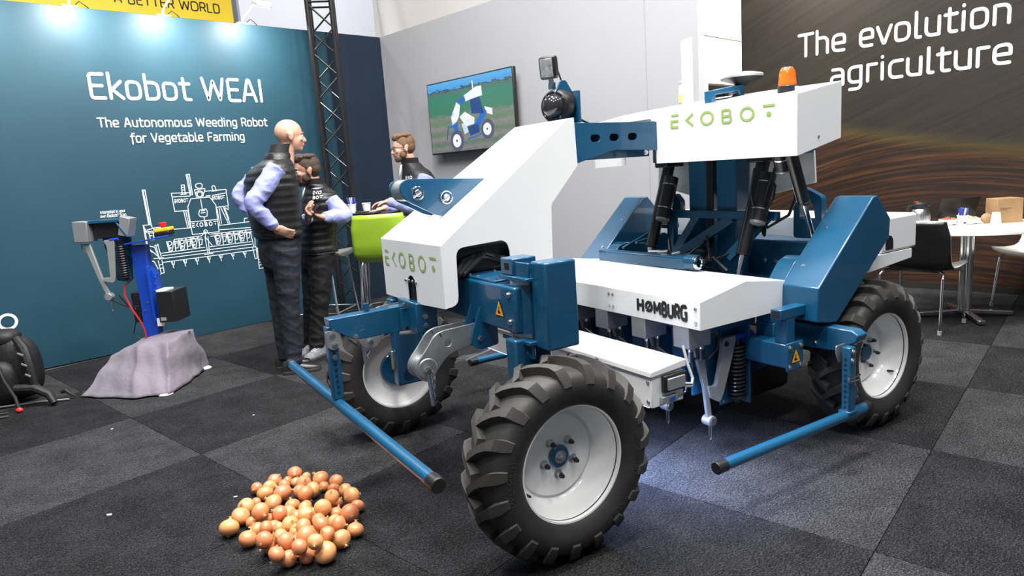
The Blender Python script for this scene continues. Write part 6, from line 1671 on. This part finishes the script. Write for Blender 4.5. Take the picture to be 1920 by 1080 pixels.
for a, b, c in ((RSH, REL, RWR), (LSH, LEL, LWR)):
    limb(m, [a, b, c], [.045, .036, .026])
for a, b, c in zip(hips, knees, anks):
    limb(m, [a, b, c], [.070, .048, .035])
hand(m, RWR, (.75, .45, -.50), (.10, .80, .10), .30, -1)
hand(m, LWR, (.80, -.10, -.55), (.3, -.8, .1), .30, 1)
body = remesh(m, 'body', SKIN[0], t1, .0065, 3)
face_details(t1, at1, M1, 1.0, mat('fair_brow', (.35, .2, .13), .7, noise=(40, .2)))
m = MB()
m.loft(torso_rings(sec[2:], 28, infl=.0))
for a, b, c in ((RSH, REL, RWR), (LSH, LEL, LWR)):
    mid = Vector(a).lerp(Vector(b), .55)
    limb(m, [Vector(a) + Vector((.02, 0, .0)) * 0, mid, b, Vector(b).lerp(Vector(c), .5), c], [.076, .068, .060, .054, .042])
remesh(m, 'shirt', SHIRT, t1, .008, 4, folds=.009)
vsec = [((.010, .0, 1.015), s1, .188, f1, .155)] + [(c, s, w + .014, f, d + .016) for c, s, w, f, d in sec[2:6]] + [((.055, .012, 1.565), s1, .125, f1, .092), ((.072, .018, 1.615), s1, .084, f1, .080)]
vest = MB().loft(torso_rings(vsec, 44, quilt=.056)).build('vest', VEST, t1, angle=70)
cr = [Vector((.072, .018, 1.60)) + s1 * .082 * math.cos(a) + f1 * .078 * math.sin(a) for a in [2 * PI * i / 28 for i in range(28)]]
MB().loft([[p + Vector((0, 0, -.015)) + (p - Vector((.072, .018, 1.60))) * .10 for p in cr], [p + Vector((.012, .006, .03)) for p in cr], [p + Vector((.028, .012, .075)) - (p - Vector((.072, .018, 1.60))) * .05 for p in cr]]).build('collar', SOFT, vest, angle=60)
m = MB()
m.loft(torso_rings([((.0, .0, .80), s1, .155, f1, .125), ((.0, .0, .90), s1, .172, f1, .142), ((.005, .0, .99), s1, .174, f1, .140), ((.010, .0, 1.04), s1, .170, f1, .136)], 28))
for a, b, c in zip(hips, knees, anks):
    a, b, c = Vector(a), Vector(b), Vector(c)
    limb(m, [a, a.lerp(b, .5), b, b.lerp(c, .5), c - Vector((0, 0, .03))], [.108, .092, .074, .066, .060])
remesh(m, 'jeans', JEANS, t1, .009, 4, folds=.006)
shoe(t1, (-.06, -.10, 0), (.205, -.03, 0), LEATHER, SOLE, laces=BLACKP)
shoe(t1, (-.165, .06, 0), (.085, .14, 0), LEATHER, SOLE, laces=BLACKP)

# ---------------------------------------------------------------- bearded man holding a phone
t2 = thing('person', 'dark-haired bearded man in black vest holding a phone, leaning on the bar table', 'person', (2.55, 5.05, 0), VIEW)
f2, s2 = Vector((-.82, -.57, 0)), Vector((-.57, .82, 0))
sec = [((.13, .03, .78), s2, .150, f2, .125), ((.145, .03, .90), s2, .160, f2, .130), ((.165, .04, 1.02), s2, .165, f2, .125), ((.190, .05, 1.14), s2, .185, f2, .125), ((.205, .05, 1.23), s2, .195, f2, .118), ((.205, .05, 1.295), s2, .170, f2, .100), ((.190, .04, 1.345), s2, .095, f2, .072), ((.175, .03, 1.385), s2, .064, f2, .062)]
# his right arm is on the far side, his left arm comes over the table
LSH, LEL, LWR = (.315, -.075, 1.245), (.425, -.10, 1.115), (.285, -.21, 1.125)
RSH, REL, RWR = (.110, .190, 1.245), (.045, .090, 1.075), (.155, -.170, 1.125)
hips = ((.085, .095, .86), (.180, -.035, .86))
knees = ((.055, .040, .47), (.140, -.045, .47))
anks = ((-.015, .075, .10), (.065, -.055, .10))
m = MB()
at2, M2 = head_shapes(m, (.135, .005, 1.482), (-.90, -.42, -.10), .98)
m.loft(torso_rings(sec, 24, infl=-.03))
for a, b, c in ((RSH, REL, RWR), (LSH, LEL, LWR)):
    limb(m, [a, b, c], [.042, .035, .026])
for a, b, c in zip(hips, knees, anks):
    limb(m, [a, b, c], [.066, .046, .034])
hand(m, RWR, (.10, -.35, .75), (.95, -.10, .0), .55, 1)
hand(m, LWR, (-.75, -.10, .20), (-.15, -.1, .9), .55, -1)
remesh(m, 'body', SKIN[1], t2, .0065, 3)
face_details(t2, at2, M2, .98, HAIRD)
def hair(t, at, M, s, material, beard=None, full=1.0):
    m = MB()
    oball(m, at(0, -.022, .046), tuple(k * s for k in (.083, .098, .086)), M)
    oball(m, at(0, -.050, .010), tuple(k * s for k in (.079, .066, .070)), M)
    oball(m, at(0, .035, .100), tuple(k * s for k in (.062, .050, .034 * full)), M)
    for k in range(26):
        a = k * 2.399
        r = .070 * math.sqrt(k / 26)
        oball(m, at(r * math.cos(a), -.01 + 1.1 * r * math.sin(a), .122 - 3.0 * r * r), tuple(q * s for q in (.020, .024, .016)), M, 10, 8)
    for sg in (-1, 1):
        oball(m, at(sg * .074, -.005, .022), tuple(k * s for k in (.010, .020, .040)), M)
    h = remesh(m, 'hair', material, t, .006, 2)
    # keep the face free
    b = bmesh.new(); b.from_mesh(h.data)
    inv = M.inverted()
    c0 = at(0, 0, 0)
    dead = []
    for v in b.verts:
        l = inv @ (v.co - c0)
        if l.y > .058 * s and l.z < .078 * s:
            dead.append(v)
    bmesh.ops.delete(b, geom=dead, context='VERTS')
    b.to_mesh(h.data); b.free()
    if beard:
        m = MB()
        oball(m, at(0, .036, -.080), tuple(k * s for k in (.056, .056, .036)), M)
        oball(m, at(0, .064, -.088), tuple(k * s for k in (.034, .028, .030)), M)
        for sg in (-1, 1):
            oball(m, at(sg * .056, .020, -.050), tuple(k * s for k in (.014, .036, .034)), M)
        m.tube([at(-.026, .080, -.058), at(-.012, .092, -.049), at(.012, .092, -.049), at(.026, .080, -.058)], [.006, .006, .006, .006], 8)
        remesh(m, 'beard', beard, t, .005, 2)
hair(t2, at2, M2, .98, HAIRD, HAIRD, 1.3)
m = MB()
m.loft(torso_rings(sec[2:], 28))
for a, b, c in ((RSH, REL, RWR), (LSH, LEL, LWR)):
    a, b, c = Vector(a), Vector(b), Vector(c)
    limb(m, [a, a.lerp(b, .5), b, b.lerp(c, .5), c], [.070, .064, .058, .052, .040])
remesh(m, 'shirt', SHIRT, t2, .008, 4, folds=.008)
vsec = [((.15, .03, .835), s2, .176, f2, .146)] + [(c, s, w + .013, f, d + .015) for c, s, w, f, d in sec[1:6]] + [((.195, .045, 1.335), s2, .112, f2, .088), ((.180, .035, 1.375), s2, .080, f2, .076)]
vest = MB().loft(torso_rings(vsec, 44, quilt=.056)).build('vest', VEST, t2, angle=70)
c0 = Vector((.180, .035, 1.365))
cr = [c0 + s2 * .078 * math.cos(a) + f2 * .074 * math.sin(a) for a in [2 * PI * i / 28 for i in range(28)]]
MB().loft([cr, [p + Vector((0, 0, .055)) + (p - c0) * .06 for p in cr]]).build('collar', SOFT, vest, angle=60)
zp = [Vector(c) + f2 * (d + .004) for c, s, w, f, d in vsec]
MB().tube(zp[:-1], .004, 6).build('zip', STEEL, vest)
q = c0 + f2 * .090 + Vector((0, 0, -.01))
MB().add([q + s2 * -.03, q + s2 * .03, q + Vector((0, 0, -.12)) + f2 * .035], [(0, 1, 2)]).build('shirt_front', PAPER, vest, solid=.003)
def chest_logo(parent, r, z, s=.022):
    """two rows of vest letters pressed onto the vest from the side turned to the aisle"""
    me = parent.data
    tree = BVHTree.FromPolygons([v.co for v in me.vertices], [tuple(p.vertices) for p in me.polygons])
    n0 = set(COL.objects)
    lettering('vest_letter', '123', s, .17, (r, -.6, z), (1, 0, 0), (0, 0, 1), WHITE_PRINT, parent, lift=0, track=.12)
    lettering('vest_letter', '435', s, .17, (r, -.6, z - s * 1.7), (1, 0, 0), (0, 0, 1), WHITE_PRINT, parent, lift=0, track=.12)
    for o in set(COL.objects) - n0:
        for v in o.data.vertices:
            hit = tree.ray_cast(Vector((v.co.x, -.6, v.co.z)), Vector((0, 1, 0)))[0]
            if hit:
                v.co.y = hit.y - .0035 - (v.co.y + .6) * -.5
ph = MB().obox((.225, -.262, 1.165), (.008, .072, .145), (.3, .55, .5)).build('phone', BLACKP, None, bevel=.004)
ph.parent = None
ph.matrix_world = Matrix.Translation((2.55, 5.05, 0)) @ Matrix.Rotation(VIEW, 4, 'Z')
tag(ph, 'dark smartphone held in the hands of the bearded man', 'phone')
chest_logo(vest, .195, 1.300, .021)
m = MB()
m.loft(torso_rings([((.13, .03, .72), s2, .140, f2, .118), ((.135, .03, .80), s2, .158, f2, .130), ((.145, .03, .88), s2, .160, f2, .130)], 28))
for a, b, c in zip(hips, knees, anks):
    a, b, c = Vector(a), Vector(b), Vector(c)
    limb(m, [a, a.lerp(b, .5), b, b.lerp(c, .5), c - Vector((0, 0, .02))], [.104, .092, .078, .068, .062])
remesh(m, 'trousers', BLACKTR, t2, .009, 4, folds=.009)
shoe(t2, (.040, .135, 0), (-.080, -.100, 0), SNEAK, SNEAKS, w=.045, laces=WHITE_PRINT)
shoe(t2, (.115, .02, 0), (.015, -.225, 0), SNEAK, SNEAKS, w=.045, laces=WHITE_PRINT)

# ---------------------------------------------------------------- man with glasses behind the bar table
t3 = thing('person', 'man with glasses and ginger hair gesturing behind the bar table', 'person', (3.69, 4.98, 0), VIEW)
f3, s3 = Vector((-.88, -.47, 0)), Vector((-.47, .88, 0))
sec = [((.06, .0, .84), s3, .165, f3, .135), ((.06, .0, .96), s3, .172, f3, .138), ((.055, .0, 1.08), s3, .172, f3, .130), ((.050, .0, 1.20), s3, .192, f3, .130), ((.045, .0, 1.33), s3, .188, f3, .122), ((.032, .0, 1.41), s3, .155, f3, .100), ((.005, -.005, 1.465), s3, .105, f3, .075), ((-.015, -.01, 1.51), s3, .066, f3, .062)]
LSH, LEL, LWR = (.150, -.185, 1.365), (.030, -.265, 1.125), (-.205, -.225, 1.180)
RSH, REL, RWR = (-.055, .175, 1.345), (-.090, .110, 1.10), (-.265, -.080, 1.125)
hips = ((.015, .085, .92), (.105, -.08, .92))
knees = ((.0, .09, .52), (.09, -.085, .52))
anks = ((.03, .09, .10), (.12, -.085, .10))
m = MB()
at3, M3 = head_shapes(m, (-.065, -.02, 1.632), (-.93, -.36, -.10), .98)
m.loft(torso_rings(sec, 24, infl=-.03))
for a, b, c in ((RSH, REL, RWR), (LSH, LEL, LWR)):
    limb(m, [a, b, c], [.044, .035, .026])
for a, b, c in zip(hips, knees, anks):
    limb(m, [a, b, c], [.068, .048, .035])
hand(m, LWR, (-.95, -.05, -.10), (.1, -.25, -.95), .42, 1)
hand(m, RWR, (-.90, -.30, -.15), (-.1, .1, -.95), .30, -1)
remesh(m, 'body', SKIN[2], t3, .0065, 3)
face_details(t3, at3, M3, .98, HAIRG)
hair(t3, at3, M3, .98, HAIRG, HAIRG, 1.2)
gl = MB()
for sg in (-1, 1):
    gl.tube([at3(sg * .033 + .023 * math.cos(a), .094, .002 + .017 * math.sin(a)) for a in [2 * PI * i / 16 for i in range(16)]], .0022, 6, closed=True)
    gl.tube([at3(sg * .056, .092, .006), at3(sg * .080, .06, .008), at3(sg * .084, -.015, .008)], .0022, 6)
gl.tube([at3(-.010, .096, .004), at3(.010, .096, .004)], .0022, 6)
gl.build('glasses', BLACKP, t3)['kind'] = 'stuff'
m = MB()
m.loft(torso_rings(sec[2:], 28))
for a, b, c in ((RSH, REL, RWR), (LSH, LEL, LWR)):
    a, b, c = Vector(a), Vector(b), Vector(c)
    limb(m, [a, a.lerp(b, .5), b, b.lerp(c, .5), c], [.086, .074, .062, .054, .042])
remesh(m, 'shirt', SHIRT, t3, .008, 4, folds=.008)
vsec = [((.06, .0, .94), s3, .186, f3, .150)] + [(c, s, w + .012, f, d + .014) for c, s, w, f, d in sec[2:6]] + [((.010, -.003, 1.455), s3, .122, f3, .090), ((-.010, -.008, 1.50), s3, .082, f3, .078)]
vest = MB().loft(torso_rings(vsec, 44)).build('vest', SOFT, t3, angle=70)
c0 = Vector((-.010, -.008, 1.49))
cr = [c0 + s3 * .080 * math.cos(a) + f3 * .076 * math.sin(a) for a in [2 * PI * i / 28 for i in range(28)]]
MB().loft([cr, [p + Vector((-.015, -.006, .055)) + (p - c0) * .10 for p in cr]]).build('collar', SOFT, vest, angle=60)
chest_logo(vest, -.055, 1.365, .021)
q = c0 + f3 * .092
MB().add([q + s3 * -.03, q + s3 * .03, q + Vector((0, 0, -.16)) + f3 * .04], [(0, 1, 2)]).build('shirt_front', PAPER, vest, solid=.003)
m = MB()
m.loft(torso_rings([((.06, .0, .78), s3, .150, f3, .125), ((.06, .0, .88), s3, .172, f3, .140), ((.06, .0, 1.0), s3, .172, f3, .138)], 28))
for a, b, c in zip(hips, knees, anks):
    a, b, c = Vector(a), Vector(b), Vector(c)
    limb(m, [a, a.lerp(b, .5), b, b.lerp(c, .5), c - Vector((0, 0, .03))], [.108, .092, .074, .066, .060])
remesh(m, 'trousers', BLACKTR, t3, .012, 4)
shoe(t3, (.10, .12, 0), (-.13, .0, 0), LEATHER, SOLE)
shoe(t3, (.19, -.05, 0), (-.04, -.17, 0), LEATHER, SOLE)
# ================================================================ HEAP OF ONIONS
def onion_skin(name, a, b):
    m, nt, bs, N, L = nmat(name)
    tc = N.new('ShaderNodeTexCoord')
    mp = N.new('ShaderNodeMapping'); mp.inputs['Scale'].default_value = (60, 60, 9)
    L.new(tc.outputs['Object'], mp.inputs['Vector'])
    n = N.new('ShaderNodeTexNoise'); n.inputs['Scale'].default_value = 1; n.inputs['Detail'].default_value = 4; n.inputs['Distortion'].default_value = .6
    L.new(mp.outputs[0], n.inputs['Vector'])
    oi = N.new('ShaderNodeObjectInfo')
    ad = N.new('ShaderNodeMath'); ad.operation = 'MULTIPLY_ADD'; ad.inputs[1].default_value = .55
    L.new(oi.outputs['Random'], ad.inputs[0]); L.new(n.outputs['Fac'], ad.inputs[2])
    r = N.new('ShaderNodeMapRange'); r.inputs['From Min'].default_value = .35; r.inputs['From Max'].default_value = 1.2
    L.new(ad.outputs[0], r.inputs['Value'])
    mx = N.new('ShaderNodeMix'); mx.data_type = 'RGBA'
    mx.inputs[6].default_value, mx.inputs[7].default_value = (*a, 1), (*b, 1)
    L.new(r.outputs[0], mx.inputs['Factor']); L.new(mx.outputs[2], bs.inputs['Base Color'])
    bs.inputs['Roughness'].default_value = .30
    bs.inputs['Coat Weight'].default_value = .25
    bs.inputs['Coat Roughness'].default_value = .2
    bp = N.new('ShaderNodeBump'); bp.inputs['Strength'].default_value = .25; bp.inputs['Distance'].default_value = .002
    L.new(n.outputs['Fac'], bp.inputs['Height']); L.new(bp.outputs[0], bs.inputs['Normal'])
    return m
ONS = [onion_skin('onion_skin_a', (.66, .27, .10), (.55, .18, .08)), onion_skin('onion_skin_b', (.72, .36, .14), (.62, .25, .095)), onion_skin('onion_skin_c', (.56, .19, .09), (.68, .30, .115))]
DRY = mat('dry_onion_neck', (.60, .42, .18), .8, noise=(60, .3))
def onion_meshes(k, skin):
    rnd = random.Random(k)
    n = 22
    sq = .84 + .10 * rnd.random()
    rings = []
    for t, r in ((-1, .10), (-.97, .24), (-.88, .48), (-.70, .74), (-.42, .94), (-.1, 1.0), (.2, .97), (.48, .85), (.70, .64), (.84, .42), (.95, .22), (1.03, .14)):
        rings.append([(r * (1 + .02 * math.sin(3 * a + k) + .012 * math.sin(7 * a)) * math.cos(a), r * math.sin(a) * (1 + .015 * math.cos(5 * a + k)), t * sq) for a in [2 * PI * i / n for i in range(n)]])
    body = MB().loft(rings).mesh('onion', skin, angle=70)
    nk = MB()
    top = sq * 1.02
    nk.tube([(0, 0, top - .06), (.02, .0, top + .08), (.07, .03, top + .20 + .1 * rnd.random())], [.15, .09, .05], 8)
    for q in range(5):
        a = q * 1.26 + k
        nk.tube([(0, 0, top), (.10 * math.cos(a), .10 * math.sin(a), top + .14), (.26 * math.cos(a), .26 * math.sin(a), top + .17 + .08 * rnd.random())], [.03, .022, .008], 5)
    neck = nk.mesh('dry_neck', DRY)
    rt_ = MB()
    rt_.lathe([(0, -.03), (.10, -.02), (.12, .02), (0, .03)], (0, 0, -sq), (0, 0, 1), 10)
    for q in range(7):
        a = q * .9 + k
        rt_.tube([(.05 * math.cos(a), .05 * math.sin(a), -sq), (.12 * math.cos(a), .12 * math.sin(a), -sq - .06), (.16 * math.cos(a + .5), .16 * math.sin(a + .5), -sq - .10)], .012, 4)
    root = rt_.mesh('root_tuft', DRY)
    return body, neck, root
KINDS = [onion_meshes(k, ONS[k % 3]) for k in range(6)]
ORD = ['first', 'second', 'third', 'fourth', 'fifth', 'sixth', 'seventh', 'eighth', 'ninth', 'tenth', 'eleventh', 'twelfth']
SHOWN = 61                      # the onions one can see; the rest lie under them
def rows():
    """rows of the heap from the front, each counted from the left"""
    q = [(x * .695 + y * .719 - .55 * z, x * .719 - y * .695, i) for i, (x, y, z, r) in enumerate(ONIONS[:SHOWN])]
    q.sort()
    out = {}
    n = 7
    for k in range(0, len(q), n):
        for c, (f_, r_, i) in enumerate(sorted(q[k:k + n], key=lambda e: e[1])):
            out[i] = (ORD[k // n], ORD[c])
    return out
ROWS = rows()
rnd = random.Random(11)
for i, (x, y, z, r) in enumerate(ONIONS):
    b, nk, ro = KINDS[i % 6]
    o = bpy.data.objects.new('onion', b)
    COL.objects.link(o)
    o.location, o.scale = (x, y, z), (r * .985, r * .985, r * .985)
    o.rotation_euler = (rnd.uniform(.3, 2.6), rnd.uniform(-.6, .6), rnd.uniform(0, 6.28))
    if i in ROWS:
        tag(o, 'golden onion in the %s row of the heap from front, %s from left' % ROWS[i], 'onion', 'onions on the face of the heap')
    else:
        tag(o, 'golden brown onion lying under the outer layer of the heap', 'onion', 'onions under the outer layer')
    inst('dry_neck', nk, o)
    inst('root_tuft', ro, o)
bpy.context.view_layer.update()
